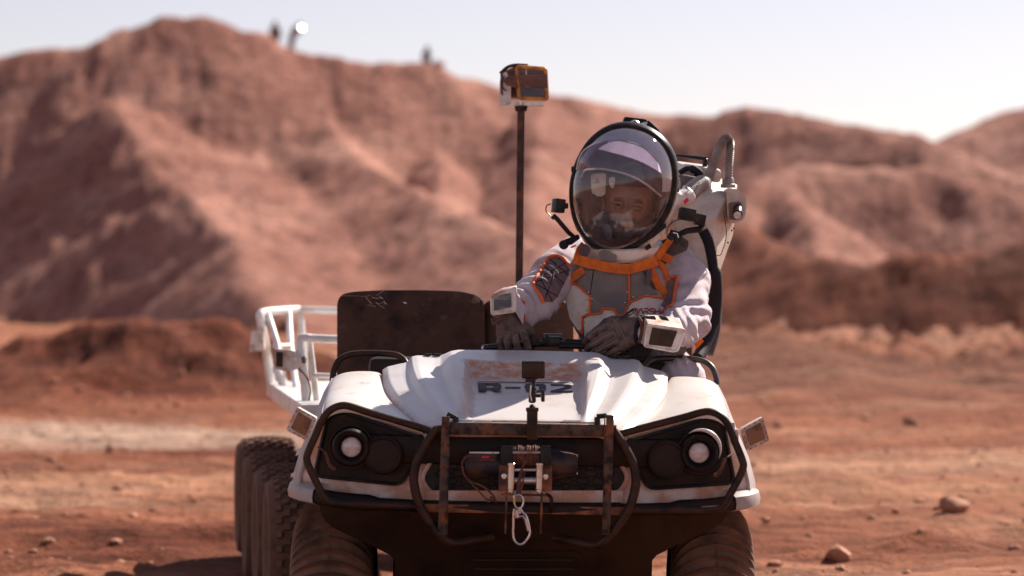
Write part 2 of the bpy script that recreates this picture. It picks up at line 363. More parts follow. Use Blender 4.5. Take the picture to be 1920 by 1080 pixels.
# ---------------------------------------------------------------- terrain
def smax(a, b, k):
    h = np.clip(.5 + .5 * (a - b) / k, 0, 1)
    return b * (1 - h) + a * h + k * h * (1 - h)
RIDGES = [  # (points in picture direction and distance, slope, roundness, region)
    ([(-900, 190, 118), (-300, 126, 118), (0, 108, 118), (100, 92, 118), (205, 80, 118), (262, 53, 118), (330, 38, 118), (400, 40, 118), (450, 52, 118), (520, 80, 118), (620, 98, 118),
      (700, 117, 119), (790, 121, 120), (880, 154, 121), (960, 172, 122), (1040, 180, 123), (1200, 214, 124), (1300, 222, 125)], .85, 1.8, 1),
    ([(200, 195, 110), (270, 262, 104), (330, 330, 97), (430, 440, 87), (540, 590, 72)], (.85, .27), .3, 1),
    ([(600, 190, 116), (640, 262, 108), (760, 330, 98), (880, 398, 88), (1010, 475, 78), (1100, 550, 68)], (.50, .85), .4, 1),
    ([(800, 262, 114), (835, 320, 107), (848, 375, 100), (845, 425, 94)], (.9, .9), .5, 1),
    ([(1000, 178, 122), (1000, 250, 112), (1015, 400, 97), (1050, 530, 80)], (.75, .5), .5, 1),
    ([(1160, 262, 112), (1290, 225, 112), (1340, 208, 110), (1400, 200, 110), (1480, 212, 108), (1560, 232, 106), (1650, 242, 103), (1740, 268, 100), (1830, 320, 98), (1950, 350, 96), (2300, 420, 95)], .75, 1.2, 1),
    ([(1700, 300, 150), (1830, 244, 148), (1920, 208, 146), (2050, 165, 146), (2300, 150, 146), (2700, 220, 146)], .45, 1.0, 1),
    ([(1380, 400, 82), (1440, 330, 86), (1520, 300, 88), (1700, 310, 88), (1900, 350, 86), (2200, 400, 85)], .75, .6, 1),
    ([(1480, 360, 84), (1545, 400, 79), (1570, 470, 73)], .8, .3, 1),
    ([(1250, 400, 76), (1330, 405, 72), (1410, 430, 69), (1490, 480, 65), (1580, 494, 62), (1760, 480, 61), (1930, 446, 61), (2300, 400, 60)], .60, .4, 2),
    ([(-500, 650, 33), (0, 668, 31.5), (110, 634, 31), (250, 622, 30), (400, 626, 30), (520, 650, 30), (640, 690, 29.5), (760, 725, 29)], .32, .25, 2),
    ([(1330, 622, 42), (1450, 655, 37), (1560, 697, 32), (1680, 752, 28.5), (1790, 800, 25.5)], .16, .12, 0),
]
def terrain_z(x, y):
    x = np.asarray(x, float); y = np.asarray(y, float)
    wx = x + .9 * fbm2(x * .12, y * .12, 3, 11) * np.clip((y - 24) / 40, 0, 1); wy = y + .9 * fbm2(x * .12, y * .12, 3, 15) * np.clip((y - 24) / 40, 0, 1)
    z = np.zeros_like(x); reg = np.zeros(x.shape, int)
    rough = .045 * fbm2(x * .55, y * .9, 4, 1) + .045 * fbm2(x * 2.6, y * 3.2, 5, 5) + .05 * np.clip(fbm2(x * 1.3, y * 1.6, 3, 71) - .12, 0, 1) * (1 + 2 * fbm2(x * 7, y * 7, 3, 75))
    rough = rough + np.clip((y - 11) / 14, 0, 1) * .10 * fbm2(x * .35, y * .6, 5, 31) + np.clip((y - 26) / 20, 0, 1) * np.clip((x + 1) / 4, 0, 1) * .75 * np.abs(fbm2(x * .9, y * .6, 5, 41))
    rut = np.exp(-((y - 16.0 - .3 * fbm2(x * .2, x * 0 + 3, 2, 9)) / .35) ** 2) + np.exp(-((y - 13.2 - .3 * fbm2(x * .2, x * 0 + 6, 2, 9)) / .3) ** 2)
    z = z + rough * np.clip((np.hypot(x, y - 9) - .5) / 2.5, .25, 1) - .05 * rut
    base = z.copy()
    for pts, sl, k, rg in RIDGES:
        pw = [P(*p) for p in pts]; best = np.full(x.shape, -99.)
        for a, b in zip(pw[:-1], pw[1:]):
            dx, dy = b.x - a.x, b.y - a.y; L2 = dx * dx + dy * dy
            t = np.clip(((wx - a.x) * dx + (wy - a.y) * dy) / L2, 0, 1)
            d = np.hypot(wx - (a.x + t * dx), wy - (a.y + t * dy))
            s_ = np.where(dx * (wy - a.y) - dy * (wx - a.x) > 0, sl[1], sl[0]) if isinstance(sl, tuple) else sl
            h = a.z + (b.z - a.z) * t - s_ * (np.sqrt(d * d + k * k) - k)
            best = np.maximum(best, h)
        reg = np.where(best > z + .02, rg, reg)
        z = smax(z, best, .05 + k * .25)
    hill = np.clip((z - base) / 2.5, 0, 1)
    berm = np.clip((z - base) / .5, 0, 1) * (y < 50); z = z + np.where((reg == 2) & (y > 50), np.clip((z - base) / 1.2, 0, 1) * (.26 * fbm2(x * 1.0, y * .5, 5, 81) + .10 * np.clip(fbm2(x * 2.3, y * 2.3, 3, 85), 0, 1)), 0)
    gul = np.abs(fbm2((x + y * .25) * .55, y * .09, 4, 61))
    z = z + hill * (.34 * fbm2(x * .13, y * .13, 4, 21) + .26 * fbm2(x * 1.0, y * .7, 5, 25) - .22 * gul * gul) + berm * .30 * fbm2(x * 1.1, y * 1.8, 5, 27)
    return z, reg
def build_terrain():
    us = np.concatenate([-np.geomspace(.55, 16, 50)[:0:-1], np.linspace(-.55, .55, 760), np.geomspace(.55, 16, 50)[1:]])
    ys = np.concatenate([np.array([-500, -250, -120, -60, -30]), np.linspace(-16, 6, 32)[:-1], np.geomspace(6, 210, 520), np.array([240, 300, 420])])
    U, Yg = np.meshgrid(us, ys); Xg = U * (np.abs(Yg) + 6) * .62
    Z, R = terrain_z(Xg, Yg)
    Z = np.where(Yg > 212, 0, Z)
    ny, nx = Xg.shape; co = np.stack([Xg, Yg, Z], -1).reshape(-1, 3)
    idx = np.arange(nx * ny).reshape(ny, nx)
    Q = np.stack([idx[:-1, :-1], idx[:-1, 1:], idx[1:, 1:], idx[1:, :-1]], -1).reshape(-1, 4); rg = R[:-1, :-1].reshape(-1)
    for name, r, m in (('ground', 0, M_ground), ('hills', 1, M_hill), ('earth_bank', 2, M_bank)):
        q = Q[rg == r]; used, inv = np.unique(q, return_inverse=True); q = inv.reshape(-1, 4)
        me = bpy.data.meshes.new(name); me.vertices.add(len(used)); me.vertices.foreach_set('co', co[used].reshape(-1))
        me.loops.add(q.size); me.loops.foreach_set('vertex_index', q.reshape(-1)); me.polygons.add(len(q))
        me.polygons.foreach_set('loop_start', np.arange(0, q.size, 4)); me.update(calc_edges=True); me.shade_smooth()
        me.materials.append(m); o = bpy.data.objects.new(name, me); COL.objects.link(o); o['kind'] = 'structure'

def earth_mat(name, cols, sc, stretch, bump, tracks=()):
    m = bpy.data.materials.new(name); m.use_nodes = True; nt = m.node_tree; b = nt.nodes['Principled BSDF']; L = nt.links.new
    b.inputs['Roughness'].default_value = .95; b.inputs['Specular IOR Level'].default_value = .1
    tc = nt.nodes.new('ShaderNodeTexCoord'); mp = nt.nodes.new('ShaderNodeMapping'); mp.inputs['Scale'].default_value = stretch; L(tc.outputs['Object'], mp.inputs[0])
    n = nt.nodes.new('ShaderNodeTexNoise'); n.inputs['Scale'].default_value = sc; n.inputs['Detail'].default_value = 10; n.inputs['Roughness'].default_value = .62; n.inputs['Distortion'].default_value = .3
    L(mp.outputs[0], n.inputs['Vector'])
    r = nt.nodes.new('ShaderNodeValToRGB'); cr = r.color_ramp; cr.elements[0].position = .32; cr.elements[0].color = lin(cols[0]); cr.elements[1].position = .68; cr.elements[1].color = lin(cols[2])
    e = cr.elements.new(.5); e.color = lin(cols[1]); L(n.outputs[0], r.inputs[0])
    n2 = nt.nodes.new('ShaderNodeTexNoise'); n2.inputs['Scale'].default_value = sc * 9; n2.inputs['Detail'].default_value = 8; n2.inputs['Roughness'].default_value = .75; L(mp.outputs[0], n2.inputs['Vector'])
    r2 = nt.nodes.new('ShaderNodeMapRange'); r2.inputs[1].default_value = .3; r2.inputs[2].default_value = .7; r2.inputs[3].default_value = .42; r2.inputs[4].default_value = 1.62; L(n2.outputs[0], r2.inputs[0])
    x = nt.nodes.new('ShaderNodeMix'); x.data_type = 'RGBA'; x.blend_type = 'MULTIPLY'; x.inputs[0].default_value = 1; L(r.outputs[0], x.inputs[6]); L(r2.outputs[0], x.inputs[7])
    cur = x.outputs[2]
    if tracks:      # pale compacted wheel tracks that cross the site
        sp = nt.nodes.new('ShaderNodeSeparateXYZ'); L(tc.outputs['Object'], sp.inputs[0])
        mp4 = nt.nodes.new('ShaderNodeMapping'); mp4.inputs['Scale'].default_value = (.12, .5, 1); L(tc.outputs['Object'], mp4.inputs[0])
        n4 = nt.nodes.new('ShaderNodeTexNoise'); n4.inputs['Scale'].default_value = 1; n4.inputs['Detail'].default_value = 9; n4.inputs['Roughness'].default_value = .7; L(mp4.outputs[0], n4.inputs['Vector'])
        for y0, w, x0, x1, col, am in tracks:
            def M(op, a, b_=None, cl=False):
                q = nt.nodes.new('ShaderNodeMath'); q.operation = op; q.use_clamp = cl
                for i, v in enumerate((a, b_)):
                    if v is None: continue
                    if isinstance(v, (int, float)): q.inputs[i].default_value = v
                    else: L(v, q.inputs[i])
                return q.outputs[0]
            d = M('ABSOLUTE', M('SUBTRACT', M('ADD', sp.outputs[1], M('MULTIPLY', M('SUBTRACT', n4.outputs[0], .5), w * 5)), y0))
            k = M('SUBTRACT', 1.25, M('DIVIDE', d, w), True)
            r4 = nt.nodes.new('ShaderNodeMapRange'); r4.inputs[1].default_value = x0; r4.inputs[2].default_value = x1; L(M('ADD', sp.outputs[0], M('MULTIPLY', n4.outputs[0], 3)), r4.inputs[0])
            xx = nt.nodes.new('ShaderNodeMix'); xx.data_type = 'RGBA'; L(M('MULTIPLY', M('MULTIPLY', k, r4.outputs[0], True), am), xx.inputs[0]); L(cur, xx.inputs[6])
            y4 = nt.nodes.new('ShaderNodeMix'); y4.data_type = 'RGBA'; y4.blend_type = 'MULTIPLY'; y4.inputs[0].default_value = 1; y4.inputs[6].default_value = lin(col); L(r2.outputs[0], y4.inputs[7]); L(y4.outputs[2], xx.inputs[7]); cur = xx.outputs[2]
    L(cur, b.inputs['Base Color'])
    n3 = nt.nodes.new('ShaderNodeTexNoise'); n3.inputs['Scale'].default_value = bump[0]; n3.inputs['Detail'].default_value = 8; n3.inputs['Roughness'].default_value = .65; L(tc.outputs['Object'], n3.inputs['Vector'])
    bp = nt.nodes.new('ShaderNodeBump'); bp.inputs['Strength'].default_value = 1; bp.inputs['Distance'].default_value = bump[1]; L(n3.outputs[0], bp.inputs['Height']); L(bp.outputs[0], b.inputs['Normal'])
    return m
M_ground = earth_mat('rutted red sand', ((.17, .048, .026), (.365, .138, .078), (.56, .31, .205)), .42, (.32, 1.0, 1), (5.0, .26), tracks=((22.5, 2.6, 2.5, -1.5, (.58, .40, .31), .75), (16.8, .55, -20, -18, (.52, .26, .15), .6), (38, 8, 1.0, 3.0, (.15, .055, .036), .8), (55, 7, -6, 0, (.42, .22, .165), .35)))
M_hill = earth_mat('pink brown spoil', ((.185, .074, .056), (.285, .130, .100), (.40, .208, .160)), .2, (1, 1, 1), (.9, .35))
M_bank = earth_mat('dark red earth', ((.070, .020, .012), (.145, .042, .023), (.27, .10, .058)), .5, (.6, 1, 1), (2.0, .12))
build_terrain()
def gz(x, y): return float(terrain_z(np.array([x]), np.array([y]))[0][0])

# ---------------------------------------------------------------- stones
def rock_mesh(name, size, seed, sub=2, m=None):
    rs = random.Random(seed); b = bmesh.new(); bmesh.ops.create_icosphere(b, subdivisions=sub, radius=1)
    pl = [(Vector((rs.uniform(-1, 1), rs.uniform(-1, 1), rs.uniform(-.6, 1))).normalized(), rs.uniform(.5, .85)) for _ in range(9)]
    for v in b.verts:
        for n_, d in pl:
            q = v.co.dot(n_)
            if q > d: v.co -= n_ * (q - d)
        v.co *= 1 + rs.uniform(-.05, .05)
        v.co = Vector((v.co.x * size[0], v.co.y * size[1], v.co.z * size[2]))
    me = bpy.data.meshes.new(name); b.to_mesh(me); b.free(); me.materials.append(m or M_stone); me.shade_smooth(); me.set_sharp_from_angle(angle=math.radians(28)); return me
def ground_at(px, py):
    lo = 6.0
    for Y in np.geomspace(7, 60, 900):
        p = P(px, py, Y)
        if gz(p.x, p.y) >= p.z: return p
    return P(px, py, 30)
for px, py, w, h, lab in ((1792, 962, 56, 34, 'orange brown angular rock lying on the sand below the right bank'),
                          (1573, 1054, 52, 38, 'red brown block shaped rock near the front right tyre'),
                          (204, 848, 14, 16, 'small dark stone standing on the pale sand left of the trailer tyres'),
                          (1438, 980, 20, 12, 'small pale stone beside the front right tyre'),
                          (88, 1020, 22, 12, 'small reddish stone on the sand at the lower left'),
                          (1250 + 210, 800, 16, 12, 'small pale stone on the gravel right of the white side lamp'),
                          (1700 + 10, 800, 30, 16, 'pale rounded stone at the foot of the gravel slope')):
    p = ground_at(px, py); s = p.y / FPX
    o = bpy.data.objects.new('rock', rock_mesh('rock', (w * s * .55, w * s * .5, h * s * .62), px)); COL.objects.link(o)
    o.location = (p.x, p.y + w * s * .3, gz(p.x, p.y + w * s * .3) + h * s * .28); tag(o, lab, 'rock')
def pebbles():
    rs = np.random.RandomState(3); n = 3200
    y = 9.5 + (rs.rand(n) ** 1.3) * 42; x = (rs.rand(n) - .5) * (y * .62 + 3)
    keep = ~((np.abs(x + .3) < 1.3) & (y < 13)); x, y = x[keep], y[keep]
    r = .006 + .026 * rs.rand(len(x)) ** 5 * (1 + y / 30) + .0004 * y; z, _ = terrain_z(x, y)
    b = bmesh.new(); bmesh.ops.create_icosphere(b, subdivisions=1, radius=1); bv = np.array([v.co[:] for v in b.verts]); bf = np.array([[v.index for v in f.verts] for f in b.faces]); b.free()
    V_ = []; F_ = []
    for i in range(len(x)):
        q = bv * (1 + .3 * (rs.rand(len(bv), 1) - .5)) * np.array([r[i], r[i] * (.7 + .5 * rs.rand()), r[i] * (.4 + .4 * rs.rand())])
        V_.append(q + np.array([x[i], y[i], z[i] + r[i] * .15])); F_.append(bf + i * len(bv))
    me = bpy.data.meshes.new('gravel'); me.from_pydata(np.concatenate(V_).tolist(), [], np.concatenate(F_).tolist()); me.materials.append(M_stone)
    o = bpy.data.objects.new('gravel', me); COL.objects.link(o); tag(o, 'loose red stones and clods strewn over the sand', 'gravel', kind='stuff')
pebbles()

# ---------------------------------------------------------------- implicit surfaces (bodies, gloves)
def surfnet(f, lo, hi, h):
    lo = np.array(lo); hi = np.array(hi); n = np.ceil((hi - lo) / h).astype(int) + 1
    ax = [lo[i] + h * np.arange(n[i]) for i in range(3)]
    X, Y_, Z = np.meshgrid(*ax, indexing='ij'); D = f(X, Y_, Z); S = D < 0
    c = tuple(n - 1); acc = np.zeros(c + (3,)); cnt = np.zeros(c)
    base = np.stack(np.meshgrid(*[np.arange(k) for k in c], indexing='ij'), -1)
    for a in range(3):
        o1, o2 = [i for i in range(3) if i != a]
        for i in (0, 1):
            for j in (0, 1):
                off = [0, 0, 0]; off[o1] = i; off[o2] = j; of2 = list(off); of2[a] = 1
                sl = tuple(slice(off[k], off[k] + c[k]) for k in range(3)); s2 = tuple(slice(of2[k], of2[k] + c[k]) for k in range(3))
                d1, d2 = D[sl], D[s2]; cr = (d1 < 0) != (d2 < 0); t = np.where(cr, d1 / np.where(cr, d1 - d2, 1), 0)
                for k in range(3):
                    acc[..., k] += np.where(cr, off[k] + (t if k == a else 0), 0)
                cnt += cr
    act = cnt > 0; ids = -np.ones(c, int); ids[act] = np.arange(act.sum())
    V_ = (base[act] + acc[act] / cnt[act][:, None]) * h + lo
    F_ = []
    for a in range(3):
        b, d = (a + 1) % 3, (a + 2) % 3
        sl = [slice(None)] * 3; sl[a] = slice(0, n[a] - 1); s2 = [slice(None)] * 3; s2[a] = slice(1, n[a])
        for q in (sl, s2): q[b] = slice(1, n[b] - 1); q[d] = slice(1, n[d] - 1)
        A, B = S[tuple(sl)], S[tuple(s2)]; w = np.argwhere(A != B)
        if not len(w): continue
        pos = w.copy(); pos[:, b] += 1; pos[:, d] += 1
        def at(db, dd):
            q = pos.copy(); q[:, b] += db; q[:, d] += dd; return ids[q[:, 0], q[:, 1], q[:, 2]]
        quad = np.stack([at(-1, -1), at(0, -1), at(0, 0), at(-1, 0)], -1)
        fl = ~A[tuple(w.T)]; quad[fl] = quad[fl][:, ::-1]; F_.append(quad)
    return V_, np.concatenate(F_)
def cap(X, Y, Z, a, b, ra, rb):
    d = b - a; L2 = max(d.length_squared, 1e-9)
    t = np.clip(((X - a.x) * d.x + (Y - a.y) * d.y + (Z - a.z) * d.z) / L2, 0, 1)
    return np.sqrt((X - a.x - t * d.x) ** 2 + (Y - a.y - t * d.y) ** 2 + (Z - a.z - t * d.z) ** 2) - (ra + (rb - ra) * t)
def smin(a, b, k):
    h = np.clip(.5 + .5 * (b - a) / k, 0, 1); return b * (1 - h) + a * h - k * h * (1 - h)
def blend(prims, k, X, Y, Z):
    D = None
    for p in prims:
        d = cap(X, Y, Z, *p); D = d if D is None else smin(D, d, k)
    return D

# hood surface and the other parts follow below
# ---------------------------------------------------------------- the white utility vehicle
ATV = empty('utility_vehicle', (X0, 8.1, 0), 'white six-wheeled-style utility vehicle with bull bar, front winch and two pairs of round lamps'.replace('six-wheeled-style ', 'off-road '), 'vehicle')
_R = Euler((0, math.atan(ROLL), 0)); _pv = Vector((0, 0, .85))
ATV.rotation_euler = _R; ATV.location = Vector((X0, 8.1, 0)) + _pv - _R.to_matrix() @ _pv
ATV_M = Matrix.Translation(ATV.location) @ _R.to_matrix().to_4x4() @ Matrix.Translation(-Vector((X0, 8.1, 0)))
def sst(x, a, b):
    t = min(1, max(0, (x - a) / (b - a))); return t * t * (3 - 2 * t)
HC = [ # rear x, rear z, front x, front z, bulge
    (-.519, 1.074, -.335, .905, .000), (-.500, 1.086, -.318, .912, .012), (-.450, 1.098, -.288, .918, .010), (-.432, 1.102, -.276, .920, .012),
    (-.412, 1.124, -.258, .926, .022), (-.395, 1.128, -.246, .928, .021), (-.330, 1.128, -.216, .926, .007), (-.308, 1.130, -.206, .926, .005),
    (-.268, 1.147, -.182, .932, .030), (-.245, 1.151, -.170, .934, .026), (-.15, 1.152, -.10, .936, .010), (0, 1.153, 0, .938, .008)]
def hood_pt(c, t):
    """c: 0..11 column (left edge to centre), t: 0 rear .. 1 front"""
    i = min(int(c), len(HC) - 2); k = c - i; k = k + (k * k * (3 - 2 * k) - k) * .25 if 0 < i < 9 else k
    a, b = HC[i], HC[i + 1]
    L_ = [a[q] * (1 - k) + b[q] * k for q in range(5)]; L_[0] = a[0] + (b[0] - a[0]) * (c - i); L_[2] = a[2] + (b[2] - a[2]) * (c - i)
    x = L_[0] + (L_[2] - L_[0]) * t - .045 * math.sin(math.pi * min(1, t)) * (1 if True else 0) * abs(L_[0]) / .519
    z = L_[1] + (L_[3] - L_[1]) * t + L_[4] * 4 * t * (1 - t) * (1 if t < .5 else .9 + .1 * t)
    ww = (1 - sst(abs(x), .196 - .02 * t, .226 - .02 * t)) * sst(t, .185, .265)
    zf = 1.054 + (.930 - 1.054) * (t - .26) / .74
    z = z * (1 - ww) + min(z, zf) * ww
    return Vector((X0 + x, 8.80 - .76 * t, z))
rows = []
ts = [0, .02, .06, .10, .14, .165, .18, .19, .20, .21, .22, .23, .24, .25, .26] + [.27 + .73 * i / 26 for i in range(27)]
cs = [i / 6 for i in range(0, 6 * 11 + 1)]
for t in [-1] + ts + [2]:
    tt = min(1, max(0, t)); r = [hood_pt(c, tt) for c in cs]
    r = r + [Vector((2 * X0 - p.x, p.y, p.z)) for p in r[::-1][1:]]
    if t == -1: r = [p + Vector((0, .012, -.035)) for p in r]
    if t == 2: r = [p + Vector((0, -.006, -.022)) for p in r]
    rows.append([rows and p or p for p in r])
for r in rows:                       # side lips folded down
    a, b = r[0].copy(), r[-1].copy(); r.insert(0, a + Vector((.006, 0, -.03))); r.append(b + Vector((-.006, 0, -.03)))
hood = MB().grid(rows, Vector((0, 0, -.006))); hood_o = hood.build('hood', M_hood, ATV, angle=50)
_at = hood_o.data.attributes.new('dust', 'FLOAT', 'POINT'); _nr = len(rows[0]); _half = len(hood.v) // 2
for _i, _v in enumerate(hood.v):
    _k = _i % _half; _r, _c = divmod(_k, _nr); _x = _v.x - X0; _t = (8.80 - _v.y) / .76
    _d = .95 * sst(_t, .18, .20) * (1 - sst(_t, .25, .30)) * (1 - sst(abs(_x), .19, .235))
    _d = max(_d, .55 * sst(_t, .9, 1.0), .8 * (1 - sst(min(_c, _nr - 1 - _c), 1, 5)), .30 * sst(_t, .2, .3) * sst(abs(_x), .16, .2) * (1 - sst(abs(_x), .2, .24)))
    _at.data[_i].value = _d
hv = [v.copy() for v in hood.v]; hood_bvh = BVHTree.FromPolygons(hv, hood.f)
def on(bvh, off=.003, frame=V, default=8.4):
    def fn(px, py):
        d = (frame(px, py, 10.) - Vector((0, 0, CH))).normalized(); h = bvh.ray_cast(Vector((0, 0, CH)), d)
        return (h[0].y - off) if h[0] is not None else default
    return fn
for s in (0, 1):
    e_ = [r[0] + Vector((-.001, 0, .012)) for r in rows[1:-1]]; m = MB().tube(e_, .0032, 6)
    (m.mirrored() if s else m).build('hood_gap_line', M_black, ATV)  # black tube drawn in for the dark gap between hood and fender
# lettering R-02 on the recess floor (drawn in picture pixels, laid on the surface)
_hw = BVHTree.FromPolygons([ATV_M @ v for v in hv], hood.f)
hood_w = on(_hw, .011, P)
ry = lambda px, py: min(8.68, hood_w(px, py))
def flat(mb, pts, th=.0015): mb.panel(pts, ry, th, P, step=5); return mb
let = MB()
flat(let, [(873 + 20, 716), (1072, 716), (1072, 717.3), (893, 717.3)])
flat(let, [(894, 719), (909, 719), (911, 735), (896, 735)]); flat(let, [(909, 719), (934, 719), (938, 723), (938, 729), (934, 731), (909.7, 731), (909.7, 727.5), (924, 727.5), (924, 722.5), (909.3, 722.5)]); flat(let, [(919, 731), (929, 731), (941, 735), (927, 735)])
flat(let, [(945.5, 725.5), (974.5, 725.5), (974.5, 728), (945.5, 728)])
flat(let, [(985, 719), (1018, 719), (1022, 722.5), (1022, 731), (1018, 735), (988, 735), (984, 731), (984, 727), (997, 727), (997, 731), (1009, 731), (1009, 722.8), (997, 722.8), (997, 727), (982, 727), (982, 722)])
flat(let, [(1031, 719), (1066, 719), (1070, 722), (1070, 726), (1052, 731.5), (1072, 731.5), (1072, 735), (1031, 735), (1031, 731.5), (1056, 725), (1056, 722.6), (1031, 722.6)])
def unroll(mb):   # points given as they lie in the picture -> vehicle frame
    inv = ATV_M.inverted(); mb.v = [inv @ v for v in mb.v]; return mb
let.build('hood_lettering', M_decal, ATV, angle=0)

# fenders
def fender_rows():
    R_ = [[(620, 722, 8.84), (620, 708, 8.83), (640, 698, 8.82), (663, 695, 8.82), (690, 695, 8.82), (712, 697, 8.82), (714, 707, 8.82)],
          [(618, 726, 8.80), (619, 709, 8.80), (639, 700, 8.80), (663, 696.5, 8.80), (690, 696.5, 8.80), (713, 699, 8.80), (716, 709, 8.80)],
          [(611, 745, 8.6), (612, 727, 8.6), (633, 717, 8.6), (664, 713, 8.62), (692, 711, 8.64), (717, 715, 8.65), (719, 727, 8.65)],
          [(603, 770, 8.36), (604, 752, 8.36), (628, 739, 8.38), (668, 735, 8.42), (705, 738, 8.45), (738, 748, 8.44), (741, 760, 8.44)],
          [(601, 786, 8.20), (602, 768, 8.20), (627, 752, 8.18), (685, 757, 8.2), (730, 767, 8.24), (774, 779, 8.23), (777, 790, 8.23)],
          [(603, 794, 8.09), (604, 776, 8.09), (640, 757, 8.08), (695, 773, 8.07), (755, 792, 8.06), (809, 809, 8.05), (811, 817, 8.05)],
          [(605, 802, 8.10), (606, 784, 8.095), (641, 765, 8.085), (695, 781, 8.075), (755, 799, 8.065), (808, 815, 8.06), (811, 822, 8.06)]]
    return [[V(*p) for p in r] for r in R_]
fr = fender_rows()
for s in (0, 1):
    m = MB().grid(fr, Vector((0, .004, -.008)));
    if s: m = m.mirrored()
    m.build('fender', M_white, ATV, sub=2)
# outer flank of the fender
fl = [[V(620, 709, 8.83), V(603, 768, 8.22), V(602, 778, 8.12)],
      [V(606, 735, 8.9), V(588, 790, 8.24), V(590, 800, 8.14)],
      [V(590, 800, 8.98), V(563, 845, 8.26), V(572, 850, 8.14)],
      [V(575, 860, 9.0), V(551, 888, 8.27), V(562, 892, 8.15)],
      [V(575, 900, 9.0), V(549, 912, 8.27), V(560, 915, 8.14)]]
flank = MB().grid(fl, Vector((.008, 0, 0)))
for s in (0, 1):
    m = flank.mirrored() if s else flank
    q = m.build('flank_panel', M_shadedwhite, ATV, angle=30)
# white front face around each lamp cluster
def ff(px, py): q = abs(px - 985) / 440.; return 8.07 + .10 * q ** 3
face = MB().panel(rounded([(604, 782), (641, 764), (812, 814), (822, 838), (797, 884), (806, 941), (612, 939), (562, 913), (566, 890), (588, 840)], 10), ff, .03, V, 18)
for s in (0, 1): (face.mirrored() if s else face).build('front_panel', M_whitedust, ATV)
bz = rounded([(612, 786), (640, 772), (797, 823), (800, 830), (757, 902), (745, 908), (722, 906), (598, 893), (592, 884)], 9)
bf = lambda px, py: ff(px, py) - .012
for s in (0, 1):
    m = MB().panel(bz, bf, .014, V, 20)
    rim = MB().tube([V(p[0], p[1], ff(p[0], p[1]) - .016) for p in bz], .006, 8, closed=True)
    b_ = (m.mirrored() if s else m).build('lamp_panel', M_black, ATV)
    (rim.mirrored() if s else rim).build('bezel_rim', M_blackp, b_)
    o = V(659, 838, 8.05)
    la = MB().lathe(o, (0, -1, 0), [(.066, -.02), (.066, .012), (.062, .03), (.056, .038), (.050, .034), (.044, .018), (.040, .004), (.033, .0), (.033, .004)], 40)
    la = la.mirrored() if s else la
    h = la.build('headlight', M_black, ATV)
    ln = MB().lathe(o, (0, -1, 0), [(.0345, .003), (.032, .011), (.024, .016), (.012, .019), (.0, .020)], 32)
    (ln.mirrored() if s else ln).build('lens', M_lens, h)
    hd = MB().lathe(o + Vector((0, .002, .002)), (0, -1, 0), [(.070, -.015), (.0725, .018), (.068, .018), (.068, -.015)], 36)
    hd.v = [v for v in hd.v]; (hd.mirrored() if s else hd).build('lamp_ring', M_black, h)
    c = V(719, 853, 8.045)
    cp = MB().lathe(c, (0, -1, 0), [(.064, -.02), (.066, .006), (.064, .020), (.058, .026), (.054, .024), (.052, .020), (.02, .022), (0, .0225)], 40)
    (cp.mirrored() if s else cp).build('covered_lamp', M_black, ATV)
arc = [P(1313 + 38 * math.cos(math.radians(a_)), 844 - 38 * math.sin(math.radians(a_)), 8.03) for a_ in range(-25, 126, 6)]
_m = MB().tube(arc, [.0005 + .0065 * math.sin(math.pi * i / (len(arc) - 1)) for i in range(len(arc))], 8)
_inv = ATV_M.inverted(); _m.v = [_inv @ v for v in _m.v]; _m.build('lamp_sunlit_arc', M_white, ATV)  # white arc drawn as the sunlit edge of the headlight housing
# wire pigtails with tape near the outer lamps
for s in (0, 1):
    w = MB().tube(smoothpath([V(596, 838, 8.06), V(606, 845, 8.03), V(612, 853, 8.03), V(616, 866, 8.03), V(622, 876, 8.03), V(630, 880, 8.04)], 5), [.003] * 8 + [.006] * 10 + [.0075] * 6 + [.004] * 2, 8)
    (w.mirrored() if s else w).build('taped_cable', M_rusty if s else M_rope, ATV)
# sculpted bumper flare running round the nose
prof = [(0, .030), (-.018, .034), (-.034, .026), (-.040, .008), (-.036, -.012), (-.020, -.020), (0, -.020)]
pth = [Vector((-.745, 9.02, .665)), Vector((-.765, 8.5, .668)), Vector((-.762, 8.27, .672)), Vector((-.745, 8.17, .673)), Vector((-.70, 8.10, .668)), Vector((-.6, 8.07, .655)), Vector((-.45, 8.05, .648)), Vector((-.3, 8.035, .645)), Vector((-.12, 8.03, .645)), Vector((0, 8.03, .645))]
pth = smoothpath(pth, 5); pth = pth + [Vector((-p.x, p.y, p.z)) for p in pth[::-1][1:]]
rws = []
for i, p in enumerate(pth):
    t = (pth[min(i + 1, len(pth) - 1)] - pth[max(i - 1, 0)]).normalized(); n_ = Vector((t.y, -t.x, 0)).normalized()
    w = 1.0 if abs(p.x) > .5 else .75
    rws.append([p + Vector((X0, 0, 0)) + n_ * (-a) * (1 if True else 1) * w + Vector((0, 0, b * w)) for a, b in prof])
MB().grid(rws, Vector((0, .003, 0))).build('bumper_flare', M_black, ATV, angle=50)
capm = MB()
